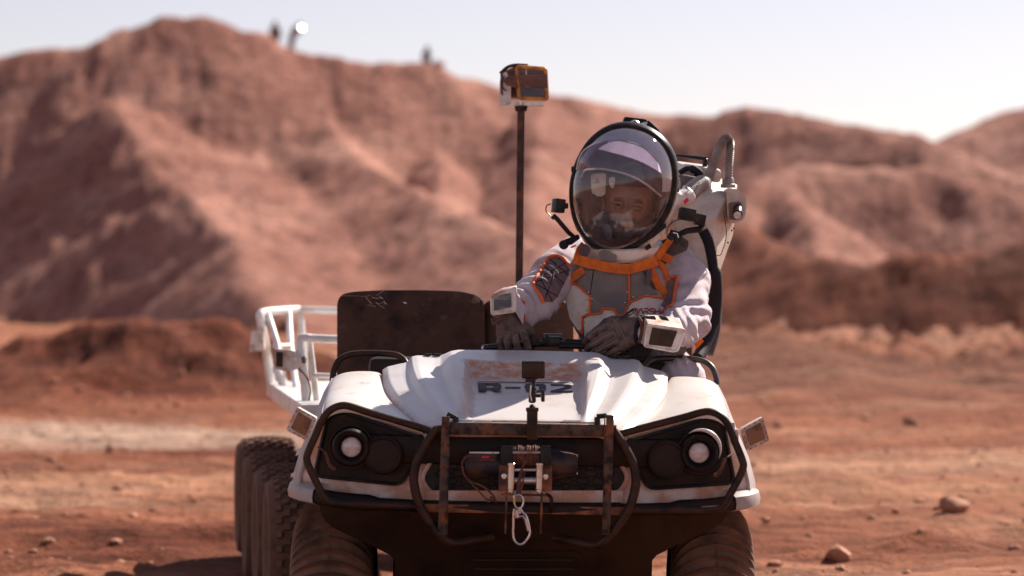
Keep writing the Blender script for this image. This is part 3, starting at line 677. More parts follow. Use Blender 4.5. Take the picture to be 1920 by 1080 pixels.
for sg in (-1, 1):
    c_ = [p + Vector((X0, 0, 0)) for p in pth if p.x * sg > .67 and p.y < 8.95]
    if sg > 0: c_ = c_[::-1]
    rw = []
    for i, p in enumerate(c_):
        t = (c_[min(i + 1, len(c_) - 1)] - c_[max(i - 1, 0)]).normalized(); n_ = Vector((t.y, -t.x, 0)).normalized() * sg * -1
        if n_.x * sg < 0 and abs(n_.x) > .3: n_ = -n_
        if n_.y > 0 and abs(n_.y) > .9: n_ = -n_
        rw.append([p + n_ * (-.028) + Vector((0, 0, .046)), p + n_ * .018 + Vector((0, 0, .040)), p + n_ * .040 + Vector((0, 0, .028)), p + n_ * .046 + Vector((0, 0, .008)), p + n_ * .043 + Vector((0, 0, -.012)), p + n_ * .02 + Vector((0, 0, -.020))])
    capm.grid(rw, Vector((0, 0, -.001)))
capm.build('flare_trim', M_shadedwhite, ATV, angle=50)

# lower hull
def hf(px, py): q = abs(px - 985) / 400.; return 8.075 + .16 * q ** 2.2 + max(0, (py - 960)) * .0012
half = [(985, 940), (800, 944), (600, 944), (604, 962), (613, 978), (632, 992), (660, 1005), (696, 1021), (735, 1041), (744, 1052), (748, 1085), (752, 1150), (770, 1175), (985, 1180)]
outl = half + [(1970 - x, y) for x, y in half[1:-1][::-1]]
MB().panel(outl, hf, .02, V, 24).build('lower_hull', M_tub, ATV, angle=40)
MB().box((X0, 9.17, .58), (.90, 1.62, .50), bev=.04).build('hull_tub', M_tub, ATV)
vent = MB()
vent.panel(rounded([(890, 1034), (1085, 1034), (1100, 1046), (1106, 1140), (868, 1140), (876, 1046)], 8), lambda a, b: hf(a, b) - .008, .01, V, 24)
for k in range(4): vent.tube([V(892, 1050 + k * 17, 8.15), V(1082, 1050 + k * 17, 8.15)], .004, 6)
vent.build('skid_panel', M_tub, ATV)
MB().box((X0, 9.0, .835), (1.28, 1.9, .10), bev=.03).build('floor_pan', M_black, ATV)
MB().box((X0 - .02, 9.05, .98), (1.12, .20, .27), bev=.03).build('dashboard', M_black, ATV)

# grille
gy = lambda a, b: 8.055
hexo = [(822, 806), (1148, 806), (1192, 880), (1192, 908), (1172, 940), (798, 940), (778, 908), (778, 880)]
hexi = [(842, 818), (1128, 818), (1176, 896), (1158, 922), (812, 922), (794, 896)]
MB().panel(rounded(hexo, 10), 8.085, .02, V, 0).build('grille_surround', M_whitedust, ATV)
MB().tube([V(p[0], p[1], 8.068) for p in rounded([(838, 816), (1132, 816), (1180, 896), (1161, 926), (809, 926), (790, 896)], 14)], .008, 8, closed=True).build('surround_lip', M_whitedust, ATV)
g_ = MB().panel(rounded(hexi, 10), 8.075, .012, V, 0).build('grille', M_blackp, ATV)
mesh = MB()
for r in range(7):
    for c in range(-6, 7):
        cx = 985 + c * 31 + (15.5 if r % 2 else 0); cy = 830 + r * 14.5
        hw = 143 + (cy - 818) * .45 if cy < 896 else 178 - (cy - 896) * .5
        if abs(cx - 985) > hw - 12: continue
        pts = [(cx - 13, cy), (cx - 8, cy - 6), (cx + 8, cy - 6), (cx + 13, cy), (cx + 8, cy + 6), (cx - 8, cy + 6)]
        mesh.tube([V(a, b, 8.068) for a, b in pts], .0026, 5, closed=True)
o = mesh.build('grille_mesh', M_black, g_)
MB().panel([(800, 920), (1170, 920), (1168, 942), (803, 942)], 8.045, .03, V, 20).build('lower_strip', M_whitedust, ATV)
MB().box(V(985, 955, 8.02), (.66, .035, .028), bev=.005).build('rusty_crossbar', M_rusty, ATV)

# bull bar: centre loop and the two lamp guards
Yb = 7.97
loop = [V(820, 803, Yb), V(806, 822, Yb), V(784, 860, Yb), V(777, 890, Yb), V(779, 915, Yb), V(788, 945, Yb), V(806, 975, Yb), V(824, 998, Yb), V(842, 1015, Yb + .01), V(862, 1018, Yb + .03), V(890, 1012, Yb + .06), V(925, 1006, 8.09)]
bar = MB().tube(smoothpath(loop, 6), .0155, 14)
bar.both()
bar.tube([V(815, 805, Yb), V(1155, 805, Yb)], .014, 12)
bull = bar.build('bull_bar', M_tube, ATV)
MB().box(V(985, 805, Yb - .002), (.555, .026, .040), bev=.004).build('top_rail', M_rust, bull)
# brackets on top
for sx in (846, 1127):
    MB().box(V(sx, 780, Yb + .01), (.034, .03, .016), rot=(0, .45 if sx < 900 else -.1, 0), bev=.003).box(V(sx + (8 if sx < 900 else -8), 792, Yb + .005), (.02, .02, .036), bev=.003).build('bracket', M_blackp, bull)
for a, b in ((885, 922), (1053, 1090)):
    MB().box((V(a, 789.5, Yb + .02) + V(b, 789.5, Yb + .02)) / 2, (.062, .03, .006), bev=.0015).build('latch_plate', M_chrome, ATV)
MB().box(V(985, 790.5, 8.02), (.50, .02, .007), bev=.002).build('hood_edge_strip', M_steel, ATV)
# rusty flat uprights
for sx, t0, t1 in ((831, 781, 1003), (1139, 778, 1003)):
    a = V(sx + 4, t0, Yb - .025); b = V(sx, t1, Yb - .03)
    u = MB(); d = b - a
    u.box((a + b) / 2, (.026, .006, d.length), rot=(0, math.atan2(-d.x, -d.z) * -1 if False else -math.atan2(d.x, -d.z), 0), bev=.0012)
    u.box((a + b) / 2 + Vector((.0135 if sx < 900 else -.0135, .011, 0)), (.004, .022, d.length), bev=.0012)
    for k in (.03, .34, .75, .97):
        p = a + d * k; u.cyl(p + Vector((0, -.001, 0)), p + Vector((0, -.008, 0)), .0045, 6)
    u.build('rusty_upright', M_rust, bull)
gd = smoothpath([V(p[0], p[1], Y) for p, Y in (((836, 820), 8.0), ((800, 806), 8.0), ((745, 789), 8.0), ((690, 773), 8.0), ((655, 762), 8.0), ((636, 761), 8.0), ((617, 770), 8.0), ((603, 788), 8.0), ((592, 815), 8.0), ((578, 848), 7.99), ((576, 864), 7.99), ((587, 890), 7.98), ((600, 915), 7.98), ((611, 934), 7.98), ((628, 943), 7.98), ((690, 946), 7.98), ((790, 950), 7.98))], 5)
gm = MB().tube(gd, .0125, 12)
for s in (0, 1): (gm.mirrored() if s else gm).build('lamp_guard', M_tube, bull)

# winch
W = 7.99
wn_ = MB().cyl(V(870, 872, W + .02), V(942, 872, W + .02), .044, 28, bev=.006)
wn_.box(V(905, 860, W - .012), (.10, .02, .035), bev=.006)
winch = wn_.build('winch', M_navy, ATV)
gb = MB().lathe(V(1030, 869, W + .02), (1, 0, 0), [(.052, 0), (.052, .02), (.046, .06), (.040, .088), (.036, .094), (0, .095)], 28).cyl(V(1012, 869, W + .02), V(1034, 869, W + .02), .055, 28, bev=.004)
gb.build('gearbox', M_navy, winch)
MB().tube([V(1040, 845.5, W - .005), V(1072, 850, W - .005), V(1083, 853, W - .005), V(1083, 890, W - .005)], .0016, 6).tube([V(880, 849, W - .005), V(936, 849, W - .005)], .004, 6).build('edge_highlight', M_chrome, winch)  # bright metal lines modelled as highlights along the winch housing edges
em = MB()
for i in range(4): em.box(V(905 + i * 3.5, 857, W - .0235), (.0045, .002, .008), rot=(0, .3, 0))
em.box(V(914, 862.5, W - .0235), (.05, .0015, .001)); em.build('maker_mark', M_red, winch)
bl = MB().box(V(950, 853, W), (.040, .11, .062), bev=.006).box(V(1023, 853, W), (.036, .11, .062), bev=.006); bl.build('drum_support', M_blackp, winch)
rp = MB()
for k in range(15):
    x = 962 + k * 3.4
    a = V(x, 856, W); r0 = .034 + random.uniform(-.002, .003); tl = random.uniform(-.002, .002)
    rp.tube([a + Vector((tl * math.sin(q), r0 * math.sin(q), r0 * math.cos(q))) for q in [2 * math.pi * j / 20 for j in range(20)]], .0045, 6, closed=True)
rp.build('rope_drum', M_rope, winch)
MB().tube([V(960, 848.5, W - .045), V(1014, 848.5, W - .045)], .0045, 8).build('tie_rod', M_steel, winch)
pl = MB().panel(rounded([(936, 872), (956, 872), (956, 922), (936, 922)], 3), W - .045, .01, V, 0).panel(rounded([(1018, 872), (1036, 872), (1036, 922), (1018, 922)], 3), W - .045, .01, V, 0)
pl.build('fairlead_plate', M_rusty, winch)
bo = MB()
for x, y in ((946, 893), (1024, 894)): bo.lathe(V(x, y, W - .047), (0, -1, 0), [(.009, 0), (.009, .004), (.005, .005), (.005, .002)], 14)
bo.build('bolt', M_chrome, winch)
for sx in (959, 1012):
    MB().cyl(V(sx, 872, W - .06), V(sx, 918, W - .06), .0115, 20, bev=.002).cyl(V(sx, 868, W - .06), V(sx, 873, W - .06), .0135, 12, bev=.001).cyl(V(sx, 917, W - .06), V(sx, 922, W - .06), .010, 12).lathe(V(sx, 921, W - .06), (0, 0, -1), [(.008, 0), (.007, .006), (.003, .010), (0, .011)], 12).build('roller', M_chrome, winch)
for sy, r in ((881, .006), (901, .0125)):
    MB().cyl(V(952, sy, W - .045), V(1014, sy, W - .045), r, 18, bev=.001).build('roller', M_steel, winch)
MB().tube(smoothpath([V(985, 866, W - .03), V(978, 885, W - .05), V(974, 905, W - .058), V(972, 928, W - .062)], 5), .0065, 8).tube(smoothpath([V(985, 880, W - .04), V(981, 905, W - .057), V(976, 927, W - .062)], 5), .004, 6).build('winch_rope', M_rope, winch)
cb = MB()
cb.tube(smoothpath([V(892, 862, W - .03), V(885, 856, W - .035), V(874, 857, W - .035), V(867, 868, W - .03), V(869, 886, W - .02), V(882, 902, W - .02), V(900, 909, W - .03), V(916, 919, W - .03), V(927, 930, W - .03), V(930, 938, W - .03)], 6), .0035, 8)
cb.tube(smoothpath([V(869, 875, W - .03), V(871, 890, W - .03), V(885, 906, W - .03), V(900, 922, W - .03), V(912, 934, W - .03), V(922, 938, W - .03), V(930, 934, W - .03)], 6), .0028, 8)
cb.build('winch_cable', M_rope, winch)
MB().tube(smoothpath([V(912, 934, W - .03), V(918, 940, W - .034), V(926, 934, W - .036), V(932, 941, W - .03), V(921, 931, W - .03)], 5), .004, 7).build('cable_knot', M_rope, winch)
un = MB().tube([V(951, 924, W - .03), V(951, 960, W - .02), V(950, 1000, W)], .004, 6).tube([V(1017, 924, W - .03), V(1017, 960, W - .02), V(1016, 1000, W)], .004, 6).box(V(984, 928, W - .03), (.15, .02, .006), bev=.001)
un.build('fairlead_bracket', M_rusty, winch)
MB().tube(smoothpath([V(1024, 926, W - .02), V(1034, 932, W - .02), V(1036, 945, W - .02), V(1036, 960, W)], 5), .006, 8).build('drain_hose', M_black, winch)

# handrails over the rear of the fenders
hr = MB().tube(smoothpath([V(622, 714, 8.88), V(624, 695, 8.9), V(633, 676, 8.92), V(652, 665, 8.94), V(684, 662, 8.95), V(732, 664, 8.95), V(750, 670, 8.93), V(760, 682, 8.9), V(764, 700, 8.88)], 6), .0115, 12)
for s in (0, 1): (hr.mirrored() if s else hr).build('grab_rail', M_railgrey if s else M_tube, ATV)
MB().tube(smoothpath([P(1216, 690, 9.0), P(1235, 681, 8.98), P(1262, 683, 8.96), P(1287, 695, 8.93)], 5), .007, 8).build('brake_lever', M_steel, ATV)
hg = MB()
for a, b, y in ((794, 807, 664), (811, 825, 664), (1142, 1160, 668), (1164, 1180, 668)): hg.box((V(a, y, 8.8) + V(b, y, 8.8)) / 2, ((b - a) * .0019, .03, .006), bev=.001)
hg.build('hinge', M_blackp, ATV)

# side lamp boxes on the guards
def sidebox(pts, Y, thick, name='side_lamp'):
    c = sum((Vector(p) for p in pts), Vector((0, 0))) / 4
    m = MB().panel(rounded(pts, 4), lambda a, b: Y, thick, P, 0)
    o = unroll(m).build(name, M_box, ATV)
    inn = [c + (Vector(p) - c) * .70 for p in pts]
    unroll(MB().panel(rounded(inn, 2), Y - .004, .006, P, 0)).build('lamp_window', M_lampwin, o)
    sc = MB()
    for i in range(4):
        a, b = Vector(pts[i]), Vector(pts[(i + 1) % 4]); a = c + (a - c) * .91; b = c + (b - c) * .91
        for k in (.12, .37, .63, .88):
            q = a.lerp(b, k); sc.cyl(P(q.x, q.y, Y - .003), P(q.x, q.y, Y + .003), .0022, 6)
    unroll(sc).build('screws', M_dark, o); return o
sidebox([(557, 763), (594, 784), (575, 827), (536, 806)], 8.0, .05)
sidebox([(1389, 805), (1430, 782), (1443, 826), (1402, 846)], 8.0, .06)
unroll(MB().box(P(1376, 818, 8.02), (.03, .03, .05), bev=.005).box(P(1372, 800, 8.02), (.02, .03, .03), bev=.004)).build('lamp_bracket', M_box, ATV)
unroll(MB().box(P(580, 838, 8.02), (.02, .03, .03), bev=.004)).build('lamp_bracket', M_box, ATV)
# pale patches on the left flank, perforated grille on the right one
unroll(MB().panel([(557, 842), (566, 839), (563, 852), (554, 855)], 8.17, .004, P, 0).panel([(546, 888), (556, 884), (552, 893), (545, 895)], 8.17, .004, P, 0)).build('pale_patch', M_white, ATV)
pg = MB()
for r in range(9):
    for c in range(3): pg.cyl(V(608 - r * 1.6 - c * 4, 735 + r * 6, 8.42 - r * .03) + Vector((-.002, 0, 0)), V(608 - r * 1.6 - c * 4, 735 + r * 6, 8.42 - r * .03) + Vector((-.010, 0, 0)), .0035, 6)
pass

# seats
def seat_sheet(pts, Y, bul, name, thick=.09, tilt=.0009):
    xs = [p[0] for p in pts]; x0, x1 = min(xs), max(xs)
    def fn(px, py): u = (px - x0) / (x1 - x0) * 2 - 1; return Y - bul * (1 - u ** 4) + (560 - py) * tilt + .02 * max(0, 570 - py) / 25
    return MB().panel(pts, fn, thick, P, 9)
s1 = seat_sheet(rounded([(632, 760), (632, 566), (640, 552), (660, 547), (718, 544), (800, 544), (862, 546), (893, 553), (908, 565), (912, 760)], 10), 9.62, .03, 's')
se = unroll(s1).build('seat_back', M_seat, ATV, angle=50)
unroll(MB().tube([P(640 + q * 0, y, 9.57) for q, y in ((0, 556), (0, 600))][:1] + [P(676, 556, 9.565), P(679, 600, 9.59), P(681, 700, 9.68)], .004, 6).tube([P(902, 562, 9.60), P(898, 620, 9.63), P(896, 700, 9.7)], .004, 6)).build('seam', M_tube, se)
unroll(seat_sheet(rounded([(906, 760), (907, 572), (914, 564), (1000, 562), (1062, 566), (1074, 576), (1078, 760)], 8), 9.66, .03, 's')).build('seat_back', M_seat, ATV, angle=50)
unroll(seat_sheet(rounded([(1084, 760), (1086, 590), (1100, 572), (1280, 572), (1296, 590), (1300, 760)], 8), 9.72, .03, 's')).build('seat_back', M_seat, ATV, angle=50)
MB().box((X0, 9.40, .80), (1.16, .5, .14), bev=.04).build('seat_cushion', M_seat, ATV)
MB().lathe(P(905, 654, 9.0), (0, -1, 0), [(.009, 0), (.012, .004), (.009, .012), (0, .013)], 12).cyl(P(903, 660, 9.0), P(903, 654, 9.0), .004, 8).build('mount_bolt', M_steel, ATV)

sc_ = MB(); _rs = random.Random(5)
for k in range(9):
    x, y = _rs.uniform(676, 722), _rs.uniform(552, 572); a_ = _rs.uniform(-.6, .9); l_ = _rs.uniform(6, 20)
    sc_.tube([P(x + l_ * t_ * math.cos(a_), y + l_ * t_ * math.sin(a_) + .8 * math.sin(t_ * 3), 9.575 - .0016 * abs(x - 770) * 0) for t_ in (0, .3, .6, 1)], .0006, 4)
sc_.tube([P(756, 567, 9.573), P(762, 569, 9.573)], .002, 4)
unroll(sc_).build('scuff_marks', M_box, se)['kind'] = 'stuff'
# handlebar with grips and switch pod
hb = MB().tube(smoothpath([P(905, 652, 9.0), P(950, 648, 8.96), P(1000, 645, 8.94), P(1060, 645, 8.94), P(1120, 650, 8.9), P(1180, 655, 8.88)], 5), .011, 10)
unroll(hb); hbo = hb.build('handlebar', M_blackp, ATV)
pod = MB().box(P(1035, 640, 8.93), (.06, .05, .036), bev=.006).box(P(1023, 636, 8.9), (.014, .02, .04), rot=(0, .4, 0), bev=.003).cyl(P(1048, 649, 8.9), P(1100, 650, 8.88), .010, 12, bev=.002).cyl(P(1060, 642, 8.93), P(1105, 643, 8.9), .013, 12, bev=.002)
unroll(pod).build('switch_pod', M_blackp, hbo)
unroll(MB().box(P(1036, 633, 9.02), (.075, .01, .03), bev=.003)).build('display', M_bluegl, hbo)

# front tyres with curved lateral ribs
def ribbed(cx, sgn):
    n = 48; R0, w = .300, .145; m = MB()
    pr = []
    for k in range(17):
        a = math.pi * (k / 16) ; pr.append((-math.cos(a) * w, R0 - .135 + math.sin(a) ** .9 * .135))
    nn = n * 10; rws = []
    for i in range(nn + 1):
        th = 2 * math.pi * i / nn; ph = (i % 6)
        rr = []
        for (x, r) in pr:
            sag = .10 * (x / w) ** 2 * sgn * 0
            c = math.cos((th) * n) * .5 + .5; lift = .028 * c ** 6 * max(0, 1 - (abs(x) / w) ** 6)
            rad = r + lift
            rr.append(Vector((cx + x, 8.56 - rad * math.cos(th + .12 * (1 - (x / w) ** 2)), .315 + rad * math.sin(th + .12 * (1 - (x / w) ** 2)))))
        rws.append(rr)
    m.grid(rws); m.lathe((cx, 8.56, .315), (1, 0, 0), [(.17, -.13), (.15, -.09), (.05, -.07), (0, -.07)], 24); m.lathe((cx, 8.56, .315), (1, 0, 0), [(.17, .13), (.15, .09), (.05, .07), (0, .07)], 24)
    return m
for sgn in (-1, 1):
    cx = X0 + sgn * .665
    wh = ribbed(cx, sgn).build('ribbed_wheel', M_ribtyre, ATV, angle=60)
    MB().tube([Vector((cx, 8.56 - .3025 * math.cos(a + .12), .315 + .3025 * math.sin(a + .12))) for a in np.linspace(0, 6.28, 90)], .0018, 5, closed=True).build('mould_seam', M_rubber, wh)
    MB().cyl((cx, 8.56, .315), (X0, 8.56, .315), .03, 12).build('axle', M_black, ATV)

# knobby tyre
def knobby_mesh():
    R0, w = .296, .15; m = MB(); k_ = MB()
    pr = [(.13, -.10), (.15, -.125), (.20, -.152), (.245, -.160), (.268, -.156), (.282, -.138), (.290, -.10), (.297, 0), (.290, .10), (.282, .138), (.268, .156), (.245, .160), (.20, .152), (.15, .125), (.13, .10)]
    m.lathe((0, 0, 0), (1, 0, 0), pr, 64)
    rows_ = [-.118, -.088, -.059, -.0295, 0, .0295, .059, .088, .118]; n = 64
    for j, x in enumerate(rows_):
        edge = abs(x) > .11; r = .297 - .9 * x * x
        for i in range(n):
            if (i + j) % 2: continue
            a = 2 * math.pi * i / n
            rot = Matrix.Rotation(a, 3, 'X') @ (Matrix.Rotation(math.radians(22) * (1 if x > 0 else -1), 3, 'Y') if edge else Matrix.Identity(3))
            c = Matrix.Rotation(a, 3, 'X') @ Vector((x, 0, r + .005))
            k_.box(c, (.0265, .0285, .018), rot=rot, taper=(.85, .85))
    return m, k_
# ---------------------------------------------------------------- the cargo trailer behind on the left
TD = Vector((math.sin(math.radians(-9.0)), math.cos(math.radians(9.0)), 0)); TN = Vector((TD.y, -TD.x, 0))   # along, right
T0 = Vector((-.87, 9.95, 0))
TR = empty('cargo_trailer', T0 + TN * .62 + Vector((0, 1.3, 0)), 'white flatbed trailer with tubular side rails and rows of knobby tyres', 'trailer')
def T(l, a, z): return T0 + TD * a + TN * l + Vector((0, 0, z))     # l to the right of the left edge, a backwards
rotT = Euler((0, 0, math.radians(9.0)))
MB().box(T(.60, 1.22, .865), (1.20, 2.50, .075), rot=rotT, bev=.008).build('deck', M_rail, TR)
MB().box(T(.60, 1.22, .62), (.70, 2.3, .30), rot=rotT, bev=.03).build('chassis', M_black, TR)
MB().box(T(.62, -.16, .70), (.10, .5, .06), rot=rotT, bev=.01).build('tow_bar', M_black, TR)
def rail(pts, r=.021, name='rail'):
    return MB().tube(pts, r, 12).build(name, M_rail, TR)
zt = 1.265
rail(smoothpath([P(508, 716, 12.25), P(498, 650, 12.2), P(489, 602, 12.15), P(488, 590, 12.15), P(498, 585, 12.2), P(530, 582, 12.35), P(558, 580, 12.5)], 6), .022, 'corner_rail')
rail([P(556, 581, 12.5), P(640, 583, 12.5), P(900, 586, 12.4), P(1100, 588, 12.3)], .019, 'back_rail')
rail([P(503, 590, 12.2), P(520, 645, 12.0), P(534, 722, 11.9)], .015, 'rail_post')
rail([P(541, 583, 12.4), P(545, 650, 12.2), P(557, 738, 11.6)], .017, 'rail_post')
rail([P(563, 583, 12.5), P(568, 650, 12.45), P(572, 716, 12.4)], .018, 'rail_post')
rail([P(515, 648, 12.0), P(548, 648, 12.2)], .012, 'rail_strut')
rail(smoothpath([P(577, 800, 10.25), P(571, 720, 10.25), P(562, 648, 10.25), P(563, 636, 10.25), P(575, 633, 10.25), P(620, 636, 10.25), P(900, 643, 10.2)], 6), .018, 'gate_rail')
rail([P(600, 800, 10.28), P(590, 720, 10.28), P(580, 640, 10.28)], .014, 'rail_post')
rail([P(588, 704, 10.27), P(640, 706, 10.25), P(900, 712, 10.2)], .012, 'rail_strut')
rail([P(517, 690, 11.9), P(534, 728, 11.9)], .02, 'rail_strut')
b1 = MB().panel(rounded([(472, 621), (494, 617), (496, 657), (467, 660)], 3), 12.1, .06, P, 0).build('rear_lamp', M_box, TR)
MB().cyl(P(491, 640, 12.09), P(491, 640, 12.11), .009, 12).build('screw', M_steel, b1)
b2 = MB().panel(rounded([(513, 654), (543, 656), (562, 664), (566, 680), (558, 693), (535, 696), (513, 691)], 4), 10.22, .05, P, 0).build('side_lamp', M_box, TR)
MB().panel([(518, 660), (530, 660), (530, 688), (518, 687)], 10.215, .008, P, 0).build('dark_window', M_dark, b2)
MB().cyl(P(553, 675, 10.21), P(553, 675, 10.23), .011, 12).build('screw', M_steel, b2)
MB().cyl(P(558, 675, 10.245), P(574, 675, 10.245), .018, 14, bev=.003).build('lamp_mount', M_railgrey, b2)
MB().tube(smoothpath([P(558, 690, 10.24), P(574, 706, 10.22), P(582, 730, 10.22), P(579, 760, 10.22), P(588, 790, 10.22)], 6), .004, 6).build('lamp_cable', M_railgrey, TR)
tm, km = knobby_mesh()
proto_me = None
wheels = [(441, 12.3), (454, 11.2), (474, 10.4), (495, 9.84)]
first = None
for side in (0, 1):
    for px, Y in wheels:
        c = P(px, 540, Y); c = Vector((c.x, Y, 0)) + TN * .165 + Vector((0, 0, .316))
        if side: c = c + TN * .88
        if first is None:
            w = tm.build('wheel', M_rubber, None); w.parent = TR; k = km.build('tread', M_rubber_knob, w, angle=30, org=None); first = (w, k)
        else:
            w = first[0].copy(); COL.objects.link(w); w.parent = TR; k = first[1].copy(); COL.objects.link(k); k.parent = w
        w.location = c - TR.location; w.rotation_euler = (random.uniform(0, .1), 0, math.radians(9.0))

# ---------------------------------------------------------------- sensor mast behind the seats
MS = empty('sensor_mast', P(972, 760, 9.86), 'rusty square pole carrying a yellow framed sensor head, standing behind the seats', 'sensor mast')
a, b = P(977, 200, 9.86), P(971, 760, 9.86)
ml = MB().box((a + b) / 2, (.030, .030, (a - b).length), rot=(0, math.atan2(a.x - b.x, a.z - b.z), 0), bev=.002); ml.build('pole', M_pole, MS)
YM = 9.83
MB().box(P(977, 203, 9.86), (.046, .034, .025), bev=.004, taper=(1.2, 1)).build('pole_cap', M_rust, MS)
br = MB().panel(rounded([(937, 192), (1020, 191), (1020, 197), (937, 198)], 2), YM - .04, .10, P, 0).build('cradle', M_steel, MS)
MB().cyl(P(977, 197, YM - .05), P(977, 187, YM - .05), .010, 8).build('cradle_bolt', M_steel, MS)
ck = MB().panel(rounded([(936, 194), (937, 150), (943, 137), (950, 134), (953, 142), (953, 150), (958, 160), (958, 194)], 4), lambda x, y: YM + (955 - x) * .003 - .055, .004, P, 0)
ck.build('cradle_cheek', M_pack, MS)
MB().tube(smoothpath([P(946, 143, YM - .045), P(941.5, 152, YM - .035), P(942, 163, YM - .035), P(948, 170, YM - .05)], 5), .0035, 6).build('cheek_slot', M_dark, MS)
hd = MB().panel(rounded([(970, 124), (1022, 129), (1024, 184), (974, 183)], 4), YM - .055, .02, P, 0)
hd.build('sensor_front', M_bluegl, MS)
MB().panel(rounded([(938, 137), (968, 123), (1020, 127), (1020, 184), (955, 182), (939, 178)], 4), YM - .02, .12, P, 0).build('sensor_body', M_tape, MS)
MB().tube([P(p[0], p[1], YM - .058) for p in rounded([(969, 125), (1023, 129), (1026, 186), (973, 184)], 5)], .0085, 10, closed=True).build('yellow_frame', M_yellow, MS)
MB().panel([(972, 141), (1026, 139), (1027, 165), (1010, 163), (1000, 160), (990, 167), (974, 158)], YM - .070, .004, P, 0).build('tape_band', M_tape, MS)
MB().panel([(942, 150), (955, 141), (970, 143), (970, 166), (950, 160)], YM - .066, .004, P, 0).tube(smoothpath([P(942, 152, YM - .07), P(957, 150, YM - .07), P(971, 165, YM - .07)], 4), .006, 6).build('tape_wrap', M_tape, MS)
MB().panel([(985, 130), (988, 130), (988, 152), (985, 152)], YM - .058, .002, P, 0).build('display_mark', M_box, MS)
MB().tube(smoothpath([P(938, 138, YM), P(952, 126, YM), P(968, 122, YM - .03), P(990, 123, YM - .03)], 5), .007, 8).build('top_flap', M_dark, MS)

# ---------------------------------------------------------------- action camera on its arm
AC = empty('action_camera', P(998, 820, 7.95), 'small black action camera on a jointed arm clamped to the bull bar', 'camera')
cb_ = MB().box(P(1000, 693, 7.93), (.077, .028, .060), bev=.008, seg=3); cbo = cb_.build('camera_body', M_blackp, AC)
MB().box(P(1000, 694, 7.914), (.066, .004, .046), bev=.0015).build('rear_screen', M_dark, cbo)
MB().box(P(1001, 677.5, 7.925), (.070, .014, .004), bev=.0015).build('top_edge', M_steel, cbo)
MB().box(P(995, 713, 7.93), (.034, .02, .014), bev=.003).tube([P(985, 715, 7.93), P(1000, 712, 7.93), P(1008, 708, 7.93)], .006, 8).cyl(P(1001, 712, 7.93), P(1000, 728, 7.93), .006, 10).build('camera_foot', M_blackp, AC)
MB().box(P(998, 741, 7.93), (.026, .03, .052), bev=.010, seg=3, taper=(.8, .9)).lathe(P(1000, 724, 7.93), (0, 0, -1), [(0, 0), (.010, .004), (.012, .012), (.008, .02)], 14).build('ball_arm', M_blackp, AC)
MB().tube([P(996, 722, 7.905), P(994, 740, 7.905), P(997, 752, 7.905)], .0025, 6).build('arm_rod', M_chrome, AC)
MB().cyl(P(1004, 742, 7.93), P(1014, 742, 7.93), .006, 10).box(P(1018, 742, 7.93), (.013, .016, .040), bev=.004).build('wing_knob', M_blackp, AC)
MB().lathe(P(998, 758, 7.93), (0, 0, -1), [(.005, 0), (.010, .006), (.010, .014), (.006, .020)], 14).build('ball_joint', M_rust, AC)
MB().box(P(998, 794, 7.93), (.036, .03, .105), bev=.004).box(P(998, 768, 7.93), (.042, .034, .012), bev=.003).build('clamp_post', M_tube, AC)

# ---------------------------------------------------------------- carabiner on the winch rope
CB = empty('carabiner', ATV_M @ V(975, 930, 7.92), 'silver safety hook hanging from the winch rope', 'safety hook')
K = lambda x, y, d=0: P(850 + x / 4.907, 820 + y / 4.907, 7.925 + d)
MB().tube(smoothpath([K(560, 535), K(612, 530), K(640, 560), K(645, 600), K(628, 640), K(600, 655), K(575, 640), K(560, 600), K(558, 560)], 5)[:-1], .0035, 8, closed=True).build('eye', M_chrome, CB)
MB().tube(smoothpath([K(560, 655), K(553, 720), K(553, 800), K(551, 880), K(556, 930), K(580, 970), K(615, 985), K(655, 965), K(690, 920), K(705, 880), K(700, 840)], 5), .0042, 8).tube(smoothpath([K(615, 650), K(640, 690), K(670, 720), K(690, 780), K(703, 850)], 5), .0038, 8).build('hook', M_chrome, CB)
MB().tube([K(560, 660), K(578, 735), K(640, 725), K(665, 760), K(688, 860)], [.005, .006, .005, .0055, .004], 8).tube([K(585, 665), K(590, 740)], .007, 8).tube([K(605, 640), K(612, 700)], .005, 8).build('gate', M_steel, CB)
MB().tube([K(561, 555), K(560, 595)], .0042, 8).build('yellow_mark', M_yel, CB)
